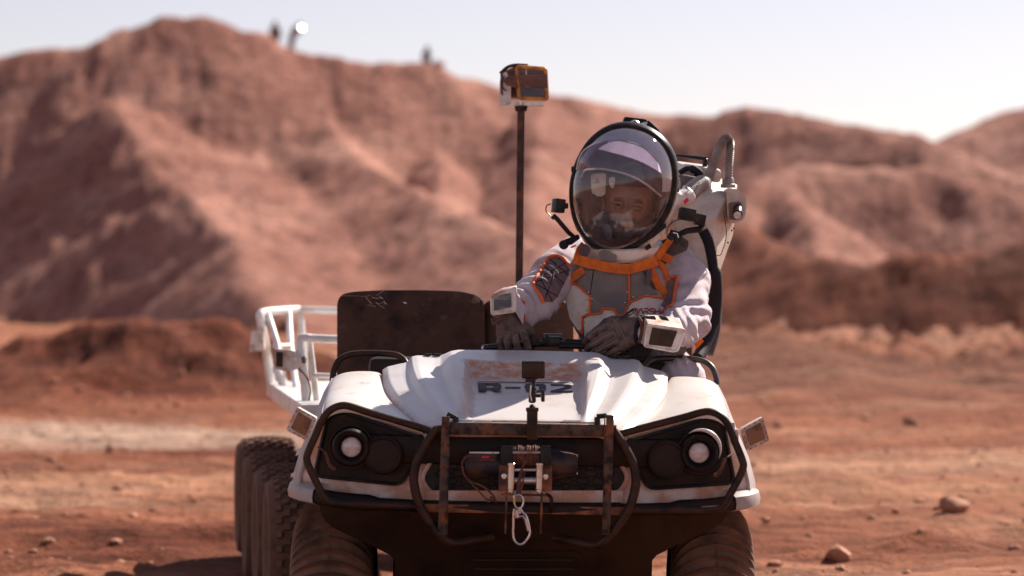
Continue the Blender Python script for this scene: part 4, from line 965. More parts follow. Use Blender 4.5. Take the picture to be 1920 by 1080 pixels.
# ---------------------------------------------------------------- the person in the white suit
PE = empty('person', P(1190, 740, 9.3), 'person in a white and orange space suit with a bubble helmet driving the vehicle', 'person')
B_ = lambda x, y, Y: P(x, y, Y)
body_pr = [
    (B_(1128, 520, 9.21), B_(1212, 520, 9.21), .118, .118), (B_(1122, 560, 9.17), B_(1210, 560, 9.17), .112, .112),
    (B_(1140, 630, 9.2), B_(1222, 630, 9.22), .115, .12), (B_(1150, 705, 9.3), B_(1246, 705, 9.3), .13, .13),
    (B_(1090, 488, 9.24), B_(1255, 490, 9.26), .085, .085), (B_(1165, 500, 9.2), B_(1166, 440, 9.18), .10, .085),
    # the arm at the left of the picture
    (B_(1074, 492, 9.22), B_(1046, 512, 9.14), .088, .084), (B_(1046, 512, 9.14), B_(1004, 562, 8.99), .084, .078), (B_(1004, 562, 8.99), B_(964, 576, 8.91), .078, .056), (B_(964, 576, 8.91), B_(950, 582, 8.89), .054, .042),
    (B_(1000, 575, 8.97), B_(984, 604, 8.93), .055, .026),
    # the arm at the right
    (B_(1265, 500, 9.24), B_(1284, 530, 9.21), .092, .090), (B_(1284, 530, 9.21), B_(1290, 596, 9.06), .090, .082), (B_(1290, 596, 9.06), B_(1268, 622, 8.93), .080, .070), (B_(1268, 622, 8.93), B_(1212, 622, 8.86), .066, .050),
    # legs under the bonnet
    (B_(1250, 712, 9.28), B_(1278, 712, 8.98), .105, .085), (B_(1278, 712, 8.98), B_(1270, 880, 8.95), .075, .055),
    (B_(1155, 712, 9.28), B_(1130, 716, 9.02), .105, .085), (B_(1130, 716, 9.02), B_(1130, 880, 8.98), .075, .055)]
def body_f(X, Y, Z):
    n1 = vn3(X * 22, Y * 22, Z * 22, 3); n2 = vn3(X * 9 + 5, Y * 9, Z * 9, 8)
    D = blend(body_pr, .035, X, Y, Z)
    # folds: crease waves across the sleeves, strongest near elbows and wrists
    ea, eb = B_(1004, 562, 8.99), B_(1286, 606, 9.04)
    for e, ax in ((ea, (B_(966, 586, 8.9) - B_(1046, 512, 9.14)).normalized()), (eb, Vector((.25, -.35, -.9)).normalized())):
        d = np.sqrt((X - e.x) ** 2 + (Y - e.y) ** 2 + (Z - e.z) ** 2)
        s = (X - e.x) * ax.x + (Y - e.y) * ax.y + (Z - e.z) * ax.z
        D = D + .011 * np.exp(-(d / .15) ** 2) * np.sin(s * 120 + n2 * 12) * (n1 + .3)
    e = B_(1262, 625, 8.92); d = np.sqrt((X - e.x) ** 2 + (Y - e.y) ** 2 + (Z - e.z) ** 2)
    D = D + .009 * np.exp(-(d / .10) ** 2) * np.sin((X - e.x) * 170 + (Z - e.z) * 60 + n2 * 6)
    return D + .012 * (n2 - .5) + .006 * (n1 - .5)
bv_, bf_ = surfnet(body_f, (-.10, 8.72, .62), (.80, 9.48, 1.62), .0062)
bodym = MB().add([Vector(v) for v in bv_.tolist()], bf_.tolist(), 0)
body_bvh = BVHTree.FromPolygons([Vector(v) for v in bv_.tolist()], bf_.tolist())
# the head (same mesh as the body), scaled up a little as the bubble magnifies it
HC_ = P(1181, 382, 9.085); hrot = Euler((math.radians(6), math.radians(5), math.radians(-6))).to_matrix()
def HL(x, y, z): return HC_ + hrot @ (Vector((x, y, z)) * 1.22)          # local head frame: face towards -y
head_pr = [(HL(0, .035, .035), HL(0, -.005, .03), .088 * 1.22, .078 * 1.22), (HL(0, -.02, -.03), HL(0, -.03, -.075), .062 * 1.22, .040 * 1.22),
           (HL(-.029, -.03, -.045), HL(.029, -.03, -.045), .034 * 1.22, .034 * 1.22), (HL(-.032, -.058, .018), HL(.032, -.058, .018), .020 * 1.22, .020 * 1.22),
           (HL(0, .03, -.06), P(1168, 470, 9.17), .055 * 1.22, .075)]
nose = [(HL(0, -.078, .012), HL(0, -.098, -.026), .009 * 1.22, .013 * 1.22), (HL(-.013, -.083, -.030), HL(.013, -.083, -.030), .009 * 1.22, .009 * 1.22)]
lips = [(HL(-.016, -.074, -.0535), HL(.016, -.074, -.0535), .0058 * 1.22, .0058 * 1.22), (HL(-.013, -.072, -.063), HL(.013, -.072, -.063), .0064 * 1.22, .0064 * 1.22)]
def head_f(X, Y, Z):
    D = blend(head_pr, .03, X, Y, Z)
    for s in (-1, 1):
        D = smin(D, cap(X, Y, Z, HL(.032 * s, -.062, -.018), HL(.046 * s, -.040, -.014), .017, .017), .03)
        sk = cap(X, Y, Z, HL(.030 * s, -.086, .000), HL(.036 * s, -.080, .000), .014, .014)
        D = -smin(-D, sk, .015)
        D = smin(D, cap(X, Y, Z, HL(.078 * s, .01, .0), HL(.080 * s, .012, -.03), .012, .008), .008)
    D = smin(D, blend(nose, .01, X, Y, Z), .014)
    return smin(D, blend(lips, .003, X, Y, Z), .006)
hv_, hf_ = surfnet(head_f, tuple(HC_ - Vector((.15, .17, .13))), tuple(HC_ + Vector((.15, .17, .15))), .0036)
hl_ = [Vector(v) for v in hv_.tolist()]; hi = hrot.transposed()
def headmask(c):
    l = hi @ (c - HC_) / 1.22; w = lambda d: max(0., min(1., .5 - d))
    lip = w(((l.x / .0175) ** 2 + ((l.z + .0575) / .0085) ** 2 - 1) * 2.2) if l.y < -.068 else 0.
    d1 = (l.z + .044 + .018 * sst(abs(l.x), .030, .058)*-1 ) / .005; side = (l.y - .03) / .006
    beard = w(d1) * w(side); mous = w((abs(l.x) - .032) / .005) * w((l.z + .041) / .003)
    beard = max(beard if (abs(l.x) > .020 or l.z < -.066) else beard * mous, mous)
    beard *= 1 - w(((l.x / .021) ** 2 + ((l.z + .0575) / .0105) ** 2 - 1) * 2)
    bz_ = l.z - (.0205 - (abs(l.x) - .028) ** 2 * 10); brow = w((abs(bz_) - .0035) / .0022) * w((abs(abs(l.x) - .031) - .017) / .003) if l.y < -.05 else 0.
    return lip, max(beard, brow * .9)
def headmat(c):
    return 1
def headmat_old(c):
    l = hi @ (c - HC_) / 1.22
    if (l.x / .0215) ** 2 + ((l.z + .0585) / .0115) ** 2 < 1 and l.y < -.070: return 2
    if l.z < -.028 and l.y < .03 and not (abs(l.x) < .012 and l.z > -.036) and (abs(l.x) > .034 or l.z < -.040): return 3
    if .012 < abs(l.x) < .048 and l.y < -.06 and abs(l.z - .0235 + (abs(l.x) - .03) ** 2 * 9) < .0034: return 3
    return 1
o_ = len(bodym.v); bodym.v += hl_
for f in hf_.tolist():
    bodym.f.append(tuple(i + o_ for i in f)); bodym.m.append(headmat((hl_[f[0]] + hl_[f[2]]) / 2))
body_o = bodym.build('body', [M_suit, M_face], PE, angle=0, fix=False)
a1 = body_o.data.attributes.new('lip', 'FLOAT', 'POINT'); a2 = body_o.data.attributes.new('hair', 'FLOAT', 'POINT')
for i, c in enumerate(hl_):
    q = headmask(c); a1.data[o_ + i].value = q[0]; a2.data[o_ + i].value = q[1]
eyes = MB()
for s in (-1, 1):
    c = HL(.031 * s, -.0735, .000); eyes.lathe(c + Vector((0, .011, 0)), (0, -1, 0), [(0, -.013), (.010, -.008), (.0128, 0), (.010, .008), (.0062, .0114)], 20, 0).lathe(c + Vector((0, .011, 0)), (0, -1, 0), [(.0062, .0114), (0, .0135)], 20, 1)
eyes.build('eyes', [M_eye, M_pupil], PE, angle=60)
for s in (-1, 1):
    MB().tube(smoothpath([HL((.0145) * s, -.081, .001), HL(.023 * s, -.0885, .0060), HL(.036 * s, -.085, .0060), HL(.047 * s, -.070, .001)], 4), .0058, 8).build('eyelid', M_skin, PE); MB().tube(smoothpath([HL((.0145) * s, -.081, -.001), HL(.023 * s, -.0855, -.0066), HL(.036 * s, -.082, -.0066), HL(.047 * s, -.069, .0)], 4), .0040, 8).build('eyelid', M_skin, PE)
# comms cap
capb = MB()
def cap_pt(a, e, r=.0):
    # ellipsoid shell over the skull
    x = math.cos(e) * math.sin(a); y = -math.cos(e) * math.cos(a); z = math.sin(e)
    return HL(x * (.088 + r), .018 + y * (.108 + r), .032 + z * (.090 + r))
rws = []
for j in range(15):
    row = []
    for i in range(41):
        a = -math.pi + 2 * math.pi * i / 40; lo = .30 if abs(a) < 1.0 else (.30 - 1.5 * sst(abs(a), 1.0, 1.5))
        row.append(cap_pt(a, lo + (1.55 - lo) * j / 14))
    rws.append(row)
capb.grid(rws, Vector((0, 0, .004)))
cap_o = capb.build('comms_cap', M_cap, PE, angle=60)
def capface(name, x0, y0, w, h, Y):
    m = MB().panel(rounded([(x0, y0), (x0 + w, y0 - 2), (x0 + w - 2, y0 + h * .92), (x0 + w * .55, y0 + h), (x0 + 3, y0 + h * .88)], 7), lambda a, b: Y + ((a - x0 - w / 2) / w) ** 2 * .03, .012, P, 6)
    q = m.build(name, M_capw, cap_o, angle=60)
    return q
e1 = capface('ear_cup', 1107, 326, 30, 43, 8.99); e2 = capface('forehead_pad', 1141, 333, 13, 20, 8.97)
MB().tube([P(1116, 344, 8.985), P(1120, 334, 8.985), P(1124, 344, 8.985)], .0012, 5).tube([P(1120, 336, 8.985), P(1120, 344, 8.985)], .0009, 5).build('emblem', M_dark, e1)
MB().tube([P(1145, 343, 8.965), P(1148, 337, 8.965), P(1151, 343, 8.965)], .0010, 5).build('emblem', M_dark, e2)
MB().tube(smoothpath([P(1113, 366, 8.98), P(1118, 384, 8.93), P(1128, 396, 8.9), P(1137, 400, 8.89)], 5), [.006] * 12 + [.009] * 4, 8).build('microphone_boom', M_cap, cap_o)

# chest armour, wrapped on the torso
cy = on(body_bvh, .018, P, 9.08)
def chest(px, py):
    q = (px - 1155) / 105.; return 9.045 + .065 * q * q + (py - 540) * .00022 - .02
cvr = MB().panel(rounded([(1092, 505), (1203, 505), (1240, 548), (1246, 580), (1236, 640), (1215, 668), (1108, 668), (1092, 640), (1068, 598), (1060, 560), (1064, 530)], 8), lambda a, b: chest(a, b) + .014, .10, P, 12)
cvr.build('chest_shell', M_greyfab, PE)
W1 = MB().panel(rounded([(1072, 533), (1080, 533), (1106, 556), (1106, 586), (1092, 593), (1092, 625), (1084, 620), (1068, 597), (1061, 563), (1063, 541)], 4), chest, .014, P, 10)
W2 = MB().panel(rounded([(1094, 598), (1108, 590), (1128, 588), (1132, 580), (1152, 582), (1156, 592), (1175, 594), (1185, 650), (1150, 668), (1098, 660)], 3), chest, .014, P, 10)
W3 = MB().panel(rounded([(1182, 569), (1212, 556), (1245, 561), (1242, 578), (1236, 640), (1180, 640), (1172, 598), (1176, 582)], 4), chest, .014, P, 10)
for w in (W1, W2, W3): w.build('white_plate', M_wpanel, PE)
g1 = MB().panel([(1114, 507), (1178, 507), (1178, 563), (1168, 592), (1155, 589), (1152, 578), (1129, 577), (1126, 586), (1109, 587), (1107, 552)], lambda a, b: chest(a, b) - .002, .014, P, 10)
g2 = MB().panel([(1092, 505), (1112, 507), (1106, 550), (1074, 531)], lambda a, b: chest(a, b) - .001, .014, P, 10)
g3 = MB().panel([(1182, 507), (1204, 507), (1217, 535), (1236, 553), (1210, 553), (1182, 566)], lambda a, b: chest(a, b) - .001, .014, P, 10)
for w in (g1, g2, g3): w.build('grey_plate', M_gpanel, PE)
def ctrim(pts, r=.0032, off=.006):
    path = []
    for a, b in zip(pts[:-1], pts[1:]):
        for k in range(4): path.append((a[0] + (b[0] - a[0]) * k / 4, a[1] + (b[1] - a[1]) * k / 4))
    path.append(pts[-1]); return [P(x, y, chest(x, y) - off) for x, y in path]
for pts in ([(1071, 533), (1080, 533), (1107, 556), (1107, 587), (1092, 594), (1092, 626), (1084, 620)], [(1092, 594), (1108, 589), (1127, 587), (1130, 578), (1153, 580), (1156, 590), (1170, 593)], [(1179, 509), (1180, 566), (1172, 585), (1169, 595)], [(1180, 567), (1210, 554), (1246, 559)]):
    MB().tube(ctrim(pts), .0042, 6).build('orange_piping', M_trim, PE)
rv = MB()
for x, y in ((1103, 548), (1102, 562), (1101, 582), (1086, 588), (1110, 560), (1096, 603), (1089, 619), (1172, 568), (1187, 557), (1186, 571), (1176, 548)):
    q = P(x, y, chest(x, y) - .004); rv.lathe(q, (0, -1, 0), [(.0032, 0), (.0028, .002), (.0012, .003), (0, .0032)], 10)
rvo = rv.build('rivets', M_chrome, PE); rvo['kind'] = 'stuff'
# MARSH... in thin red strokes, running on under the sleeve
tx = MB(); bx, by, sw, shh, gap = 1187.0, 588.5, 8.6, 10.0, 1.7
glyph = {'M': [[(0, 0), (.12, .9), (.35, 1), (.5, .6), (.5, .1)], [(.5, .6), (.65, 1), (.88, .9), (1, 0)]], 'A': [[(0, 0), (.42, 1), (.58, 1), (1, 0)]], 'R': [[(0, 0), (0, .45), (.75, .45), (.95, .6), (.95, .85), (.75, 1), (0, 1)], [(.5, .45), (1, 0)]],
         'S': [[(1, 1), (.2, 1), (.05, .8), (.2, .55), (.8, .5), (.95, .25), (.8, 0), (0, 0)]], 'H': [[(0, 0), (0, 1)], [(1, 0), (1, 1)], [(0, .5), (1, .5)]]}
for i, ch in enumerate('MARSHA'):
    for st in glyph[ch]:
        tx.tube([P(bx + i * (sw + gap) + a * sw, by - b * shh + (i - 2.5) * .25, chest(bx + i * (sw + gap) + a * sw, by - b * shh) - .003) for a, b in st], .0021, 5)
txo = tx.build('suit_lettering', M_text, PE)

# straps
def strap(pts, w, yf, name='strap', m=None, th=.006):
    pts = [Vector(p) for p in pts]; L_, R_ = [], []
    sp = smoothpath([Vector((p.x, p.y, 0)) for p in pts], 5)
    mb = MB(); ra = []
    for i, p in enumerate(sp):
        t = (sp[min(i + 1, len(sp) - 1)] - sp[max(i - 1, 0)]).normalized(); nrm = Vector((-t.y, t.x, 0)); ww = w / 2
        ra.append([P(p.x + nrm.x * k, p.y + nrm.y * k, yf(p.x + nrm.x * k, p.y + nrm.y * k)) for k in (-ww, -ww / 2, 0, ww / 2, ww)])
    mb.grid(ra, Vector((0, th, 0))); return mb.build(name, m or M_orange, PE, angle=50)
bodyY = on(body_bvh, .010, P, 9.1)
def ch2(a, b): return min(bodyY(a, b) if 1040 < a < 1270 else 9.2, chest(a, b) - .012) if 1075 < a < 1235 else bodyY(a, b)
strap([(1076, 485), (1105, 493), (1140, 501), (1179, 505)], 19, lambda a, b: chest(a, b) - .020, 'chest_strap')
strap([(1176, 505), (1200, 499), (1232, 489)], 19, lambda a, b: chest(a, b) - .016, 'chest_strap')
strap([(1094, 456), (1085, 468), (1079, 486)], 9, lambda a, b: 9.06, 'shoulder_strap')
strap([(1264, 440), (1248, 462), (1232, 486)], 12, lambda a, b: 9.06 + (a - 1232) * .001, 'shoulder_strap')
strap([(1094, 505), (1075, 520), (1056, 535), (1046, 555), (1036, 566)], 14, lambda a, b: 9.03 + (1094 - a) * .0006, 'side_strap')
strap([(1062, 522), (1050, 545), (1044, 560), (1047, 574)], 9, lambda a, b: 9.04, 'side_strap')
strap([(1036, 562), (1050, 576)], 10, lambda a, b: 9.015, 'strap_end')
strap([(1219, 503), (1230, 524), (1240, 542), (1250, 552)], 15, lambda a, b: 9.055 + (a - 1219) * .0008, 'side_strap')
strap([(1224, 485), (1244, 500), (1252, 525), (1256, 545)], 10, lambda a, b: 9.085 + (a - 1224) * .0004, 'side_strap')
strap([(1234, 476), (1260, 488)], 15, lambda a, b: 9.09, 'shoulder_band')
for pts in ([(1093, 456), (1103, 460), (1108, 470), (1100, 483), (1088, 480), (1084, 472)], [(1213, 505), (1223, 503), (1222, 522), (1217, 536), (1210, 530)]):
    MB().panel(rounded(pts, 4), lambda a, b: 9.025, .012, P, 8).build('strap_pad', M_greyfab, PE)
MB().panel(rounded([(1240, 452), (1268, 438), (1292, 452), (1288, 470), (1262, 480), (1244, 500), (1236, 500)], 5), lambda a, b: min(9.13, bodyY(a, b)), .02, P, 8).build('shoulder_pad', M_greyfab, PE)
# quilted sleeve patches with orange border, laid on the arms
armY = on(body_bvh, .011, P, 9.1)
qp = [(1029, 484), (1050, 482), (1062, 492), (1068, 506), (1066, 516), (1058, 532), (1046, 556), (1036, 566), (1022, 566), (1014, 550), (1001, 530), (1010, 515), (1020, 498)]
pt = MB().panel(qp, armY, .012, P, 3).build('quilted_patch', M_quilt, PE, angle=60)
st_ = MB()
for a, b in (((1029, 484), (1066, 516)), ((1050, 482), (1020, 566)), ((1001, 530), (1068, 506)), ((1020, 498), (1058, 532)), ((1001, 530), (1046, 556)), ((1010, 515), (1036, 566)), ((1062, 492), (1008, 522))):
    st_.tube([P(a[0] + (b[0] - a[0]) * k / 9, a[1] + (b[1] - a[1]) * k / 9, armY(a[0] + (b[0] - a[0]) * k / 9, a[1] + (b[1] - a[1]) * k / 9) - .001) for k in range(10)], .0018, 5)
st_.build('quilt_seams', M_cap, pt)
bt = smoothpath([Vector(p + (0,)) for p in ((1068, 500), (1056, 484), (1042, 479), (1030, 482), (1020, 496), (1010, 513), (1000, 529), (1003, 540), (1013, 554), (1019, 568))], 4)
MB().tube([P(p.x, p.y, armY(p.x, p.y) - .001) for p in bt], .0062, 8).build('orange_piping', M_trim, PE)
q2 = [(1252, 522), (1266, 520), (1262, 570), (1246, 578), (1240, 572), (1250, 556)]
MB().panel(q2, armY, .012, P, 3).build('quilted_patch', M_quilt, PE, angle=60)
for path in (((1250, 521), (1269, 519), (1268, 530), (1265, 548), (1261, 570), (1250, 577), (1240, 587)),):
    sp = smoothpath([Vector(p + (0,)) for p in path], 4); MB().tube([P(p.x, p.y, armY(p.x, p.y) - .001) for p in sp], .0058, 8).build('orange_piping', M_trim, PE)
# grey sleeve marking near the left wrist
MB().tube(smoothpath([P(975, 562, armY(975, 562)), P(983, 566, armY(983, 566)), P(980, 576, armY(980, 576)), P(974, 583, armY(974, 583)), P(982, 588, armY(982, 588)), P(984, 596, armY(984, 596)), P(980, 606, armY(980, 604))], 5), .0035, 7).build('sleeve_mark', M_trim, PE)

# gloves: palm and five separate fingers each
def glove(name, pr, fingers, lo, hi, arm=None):
    def f(X, Y, Z):
        D = blend(pr, .018, X, Y, Z)
        for fg in fingers:
            d = None
            for a, b, ra, rb in fg:
                c = cap(X, Y, Z, a, b, ra, rb); d = c if d is None else smin(d, c, .006)
            D = smin(D, d, .0035)
        n = vn3(X * 70, Y * 70, Z * 70, 2); return D + .0022 * (n - .5)
    v, q = surfnet(f, lo, hi, .003)
    m = MB().add([Vector(x) for x in v.tolist()], q.tolist()); g = m.build(name, M_glove, PE, angle=0, fix=False)
    return g, BVHTree.FromPolygons([Vector(x) for x in v.tolist()], q.tolist())
def chain(pts, rs): return [(P(*pts[i]), P(*pts[i + 1]), rs[i], rs[i + 1]) for i in range(len(pts) - 1)]
lf = [chain([(941, 626, 8.86), (937, 640, 8.855), (941, 657, 8.87), (950, 664, 8.92)], [.0125, .0118, .0110, .0105]),
      chain([(952, 628, 8.845), (951, 641, 8.84), (955, 659, 8.86), (960, 666, 8.92)], [.0135, .0127, .0120, .011]),
      chain([(966, 628, 8.84), (967, 640, 8.835), (972, 657, 8.855), (974, 665, 8.92)], [.0135, .0130, .0122, .011]),
      chain([(979, 622, 8.85), (984, 634, 8.84), (990, 652, 8.86), (990, 661, 8.92)], [.0135, .0130, .0120, .011]),
      chain([(982, 612, 8.88), (994, 622, 8.91), (1002, 638, 8.94), (998, 650, 8.96)], [.019, .017, .015, .013])]
lg, lgb = glove('glove', [(P(946, 584, 8.87), P(952, 602, 8.865), .046, .044), (P(950, 606, 8.875), P(945, 624, 8.87), .032, .026), (P(960, 606, 8.87), P(978, 620, 8.87), .034, .026), (P(945, 624, 8.87), P(976, 622, 8.865), .026, .026)], lf, tuple(P(915, 680, 8.78)), tuple(P(1022, 575, 9.0)) )
rf = [chain([(1142, 609, 8.84), (1124, 617, 8.83), (1105, 631, 8.835), (1097, 642, 8.87)], [.0155, .0150, .0138, .012]),
      chain([(1147, 624, 8.825), (1129, 633, 8.82), (1110, 647, 8.83), (1101, 655, 8.88)], [.0160, .0152, .0142, .0125]),
      chain([(1156, 637, 8.825), (1139, 646, 8.82), (1121, 658, 8.835), (1112, 664, 8.89)], [.0155, .0146, .0136, .012]),
      chain([(1166, 649, 8.835), (1153, 657, 8.83), (1138, 665, 8.85), (1130, 668, 8.9)], [.0145, .0136, .0125, .011]),
      chain([(1156, 606, 8.88), (1138, 606, 8.92), (1118, 622, 8.95), (1108, 636, 8.95)], [.022, .019, .016, .014])]
rg_, rgb = glove('glove', [(P(1200, 617, 8.87), P(1186, 616, 8.865), .050, .048), (P(1186, 612, 8.865), P(1150, 608, 8.86), .044, .030), (P(1186, 624, 8.865), P(1164, 643, 8.855), .044, .030), (P(1150, 612, 8.855), P(1164, 642, 8.85), .030, .030)], rf, tuple(P(1078, 692, 8.76)), tuple(P(1215, 580, 9.0)))
def stitches(gl, bvh, loops):
    m = MB(); yf = on(bvh, .0003, P, None)
    for lp in loops:
        sp = smoothpath([Vector(p + (0,)) for p in lp], 5); run = []
        for p in sp:
            y = yf(p.x, p.y)
            if y is None or y > 8.95:
                if len(run) > 2: m.tube(run, .0011, 5)
                run = []
            else: run.append(P(p.x, p.y, y))
        if len(run) > 2: m.tube(run, .0011, 5)
    if m.v: m.build('stitching', M_stitch, gl)
stitches(lg, lgb, [((934, 656), (932, 640), (938, 630), (944, 634), (946, 656)), ((949, 656), (947, 638), (952, 629), (958, 634), (962, 656)), ((966, 656), (963, 638), (967, 628), (974, 634), (980, 656)), ((984, 655), (978, 634), (976, 620), (986, 622), (993, 640), (995, 654))])
stitches(rg_, rgb, [((1100, 632), (1124, 615), (1142, 608), (1146, 614), (1130, 625), (1104, 641)), ((1104, 650), (1128, 634), (1148, 624), (1153, 631), (1136, 643), (1110, 656)), ((1116, 662), (1138, 648), (1158, 640), (1164, 646), (1148, 656), (1126, 667)), ((1134, 669), (1152, 658), (1166, 652)), ((1150, 598), (1160, 612), (1174, 640), (1178, 650))])
# orange cuffs
MB().tube(smoothpath([P(923, 598, 8.85), P(926, 607, 8.83), P(936, 600, 8.822), P(950, 596, 8.82)], 5), .006, 8).build('glove_cuff', M_rope, lg)
MB().tube(smoothpath([P(1196, 594, 8.83), P(1203, 606, 8.81), P(1203, 625, 8.808), P(1198, 642, 8.82)], 5), .007, 8).build('glove_cuff', M_rope, rg_)
MB().tube([P(1163, 597, 8.80), P(1187, 580, 8.83)], [.003, .005], 6).build('cuff_tab', M_cap, rg_)
# wrist displays
def wrist(front, screen, Y, ext, scr_m, tilt=lambda a, b: 0.):
    m = MB().panel(rounded(front, 4), lambda a, b: Y + tilt(a, b), .01, P, 0, ext=ext); o = m.build('wrist_display', M_box, PE, angle=40)
    for i in range(len(front)): pass
    MB().tube([P(p[0], p[1], Y + tilt(*p) - .001) for p in rounded(front, 4)], .004, 8, closed=True).build('housing_edge', M_box, o)
    MB().panel(rounded(screen, 2), lambda a, b: Y + tilt(a, b) - .004, .006, P, 0).build('screen', scr_m, o); return o
wr = wrist([(1214, 609), (1284, 618), (1271, 657), (1262, 659), (1208, 649)], [(1223, 614), (1270, 621), (1259, 651), (1216, 646)], 8.735, (-.008, .13, .040), M_dark)
for q in ([(1205, 593), (1228, 592), (1231, 600), (1212, 598)], [(1234, 592), (1250, 594), (1256, 602), (1240, 600)]):
    MB().panel(rounded(q, 3), 8.80 - .055, .01, P, 0).build('button', M_navy, wr)
MB().cyl(P(1206, 620, 8.86), P(1213, 622, 8.84), .058, 24, bev=.006).build('cuff_seal', M_cap, PE)
MB().cyl(P(1240, 652, 8.86), P(1283, 655, 8.90), .022, 14, bev=.006).build('elbow_guard', M_greyfab, PE)
wl = wrist([(921, 556), (938, 546), (965, 541), (966, 584), (922, 590)], [(926, 559), (940, 553), (958, 549), (959, 576), (926, 583)], 8.80, (.008, .075, .012), M_screen, lambda a, b: (944 - a) * .0005)
MB().panel(rounded([(966, 545), (984, 574), (981, 609), (966, 584)], 3), lambda a, b: 8.80 + (a - 966) * .0022, .008, P, 6).build('forearm_guard', M_suit, PE)

# ---------------------------------------------------------------- helmet
HO = P(1166, 354, 9.0)
Hn = Vector((-.17, -.97, -.10)).normalized(); Hu = Vector((1, 0, 0)); Hu = (Hu - Hn * Hu.dot(Hn)).normalized(); Hv = Hn.cross(Hu); Hv = Hv if Hv.z > 0 else -Hv
tl = math.radians(17); Hu, Hv = Hu * math.cos(tl) - Hv * math.sin(tl), Hv * math.cos(tl) + Hu * math.sin(tl)
def ringp(a, s=1., d=0.):
    c, n_ = math.cos(a), math.sin(a)
    w = .190 * (1 + .05 * n_ - .10 * (n_ < 0) * n_ * n_); h = .240
    k = abs(n_) ** 1.0
    return HO + (Hu * (w * s * math.copysign(abs(c) ** .92, c)) + Hv * (h * s * math.copysign(abs(n_) ** .97, n_))) + Hn * d
N = 72; An = [2 * math.pi * i / N for i in range(N)]
def dome(depth, s0, sign, nr=16, An=None):
    An = An or [2 * math.pi * i / N for i in range(N)]
    rws = []
    for j in range(nr + 1):
        t = j / nr * math.pi / 2; rws.append([ringp(a, s0 * math.cos(t) + 1e-4, sign * depth * math.sin(t)) for a in An + [An[0]]])
    return rws
helmet = MB().grid([[p for p in r] for r in dome(.215, .985, -1)], None)
helmet_o = helmet.build('helmet_shell', M_shellt, PE, angle=60)
md = helmet_o.modifiers.new('thick', 'SOLIDIFY'); md.thickness = .006
def lining():
    rws = dome(.205, .955, -1, 90, An=[2 * math.pi * i / 360 for i in range(360)]); m = MB(); n = len(rws[0])
    for j in range(len(rws) - 1):
        for i in range(n - 1):
            c = (rws[j][i] + rws[j + 1][i + 1]) / 2 - HO
            if c.dot(Hv) < .105 - .25 * max(0, c.dot(Hu)) ** 1.2: m.add([rws[j][i], rws[j][i + 1], rws[j + 1][i + 1], rws[j + 1][i]], [(0, 1, 2, 3)])
    return m
lining().build('helmet_lining', mat('dark helmet lining', (.13, .088, .095), .8, c2=(.22, .14, .13), scale=9, amt=.6), PE, angle=60)
MB().grid(dome(.160, .965, 1)).build('bubble_visor', M_glass, PE, angle=0)
MB().tube([ringp(a, .985, .0) for a in An], .0105, 12, closed=True).build('visor_seal', M_blackp, PE)
MB().tube([ringp(a, .945, -.004) for a in An], .0045, 8, closed=True).build('inner_ring', M_white, PE)
MB().grid([[ringp(a, 1.01, .010) for a in An + [An[0]]], [ringp(a, 1.045, -.006) for a in An + [An[0]]], [ringp(a, 1.045, -.03) for a in An + [An[0]]], [ringp(a, .98, -.05) for a in An + [An[0]]]]).build('visor_ring', M_blackp, PE, angle=50)
# white inner band at the top (padding) and hinged tinted visor inside the bubble
band = []
for i in range(37):
    a = math.radians(12 + 156 * i / 36)
    band.append([ringp(a, .93, .004), ringp(a, .90, .045), ringp(a, .82 - .05 * math.sin(a), .075)])
MB().grid(band, Vector((0, .002, -.002))).build('lining_band', M_band, PE, angle=60)
vup = smoothpath([Vector(p + (0,)) for p in ((1081, 318), (1086, 296), (1098, 279), (1122, 267), (1158, 263), (1205, 276), (1233, 303))], 5)
vlo = smoothpath([Vector(p + (0,)) for p in ((1090, 332), (1096, 320), (1108, 317), (1136, 318), (1178, 328), (1211, 345), (1239, 368))], 5)
vis = []
for i in range(31):
    u = i / 30; x = 1094 + (1240 - 1094) * u
    q1 = vup[min(30, i)]; q2 = vlo[min(30, i)]
    dpt = .075 * math.sin(math.pi * (u * .96 + .02))
    vis.append([P(q1.x, q1.y, 8.98 - dpt * .8), P((q1.x + q2.x) / 2, (q1.y + q2.y) / 2, 8.97 - dpt * 1.15), P(q2.x, q2.y, 8.965 - dpt * 1.15)])
MB().grid(vis).build('inner_visor', M_shade, PE, angle=60)
MB().tube([v[2] for v in vis], .0042, 8).build('visor_edge', M_white, PE)
MB().tube([v[0] for v in vis], .0025, 8).build('visor_edge', M_white, PE)
lipp = [ringp(math.radians(a), 1.045, -.045) for a in range(-125, 12, 5)]
MB().tube(lipp, [.006 + .022 * math.sin(math.pi * i / (len(lipp) - 1)) for i in range(len(lipp))], 10).build('helmet_lower_rim', M_wpanel, PE)
# neck ring
na = Vector((-.04, -.16, .98)).normalized()
nk = MB().lathe(P(1168, 489, 9.155), na, [(.115, -.03), (.120, -.026), (.128, 0), (.140, .022), (.152, .045), (.156, .06), (.148, .066), (.13, .06)], 48)
neck = nk.build('neck_ring', M_wpanel, PE, angle=40)
MB().lathe(P(1168, 489, 9.155), na, [(.1295, -.002), (.1325, .002), (.1365, .012), (.1335, .012), (.127, 0)], 48).build('ring_groove', M_railgrey, neck)
MB().panel(rounded([(1122, 473), (1131, 468), (1147, 471), (1157, 479), (1155, 489), (1138, 490), (1126, 484)], 4), 9.0, .03, P, 0).build('latch', M_gpanel, neck)
MB().panel(rounded([(1209, 462), (1218, 456), (1222, 464), (1212, 470)], 2), 8.985, .02, P, 0).build('latch', M_cap, neck)
MB().panel([(1193, 450), (1226, 432), (1248, 418), (1250, 426), (1226, 445), (1198, 462)], 9.0, .03, P, 0).build('rubber_lip', M_blackp, neck)
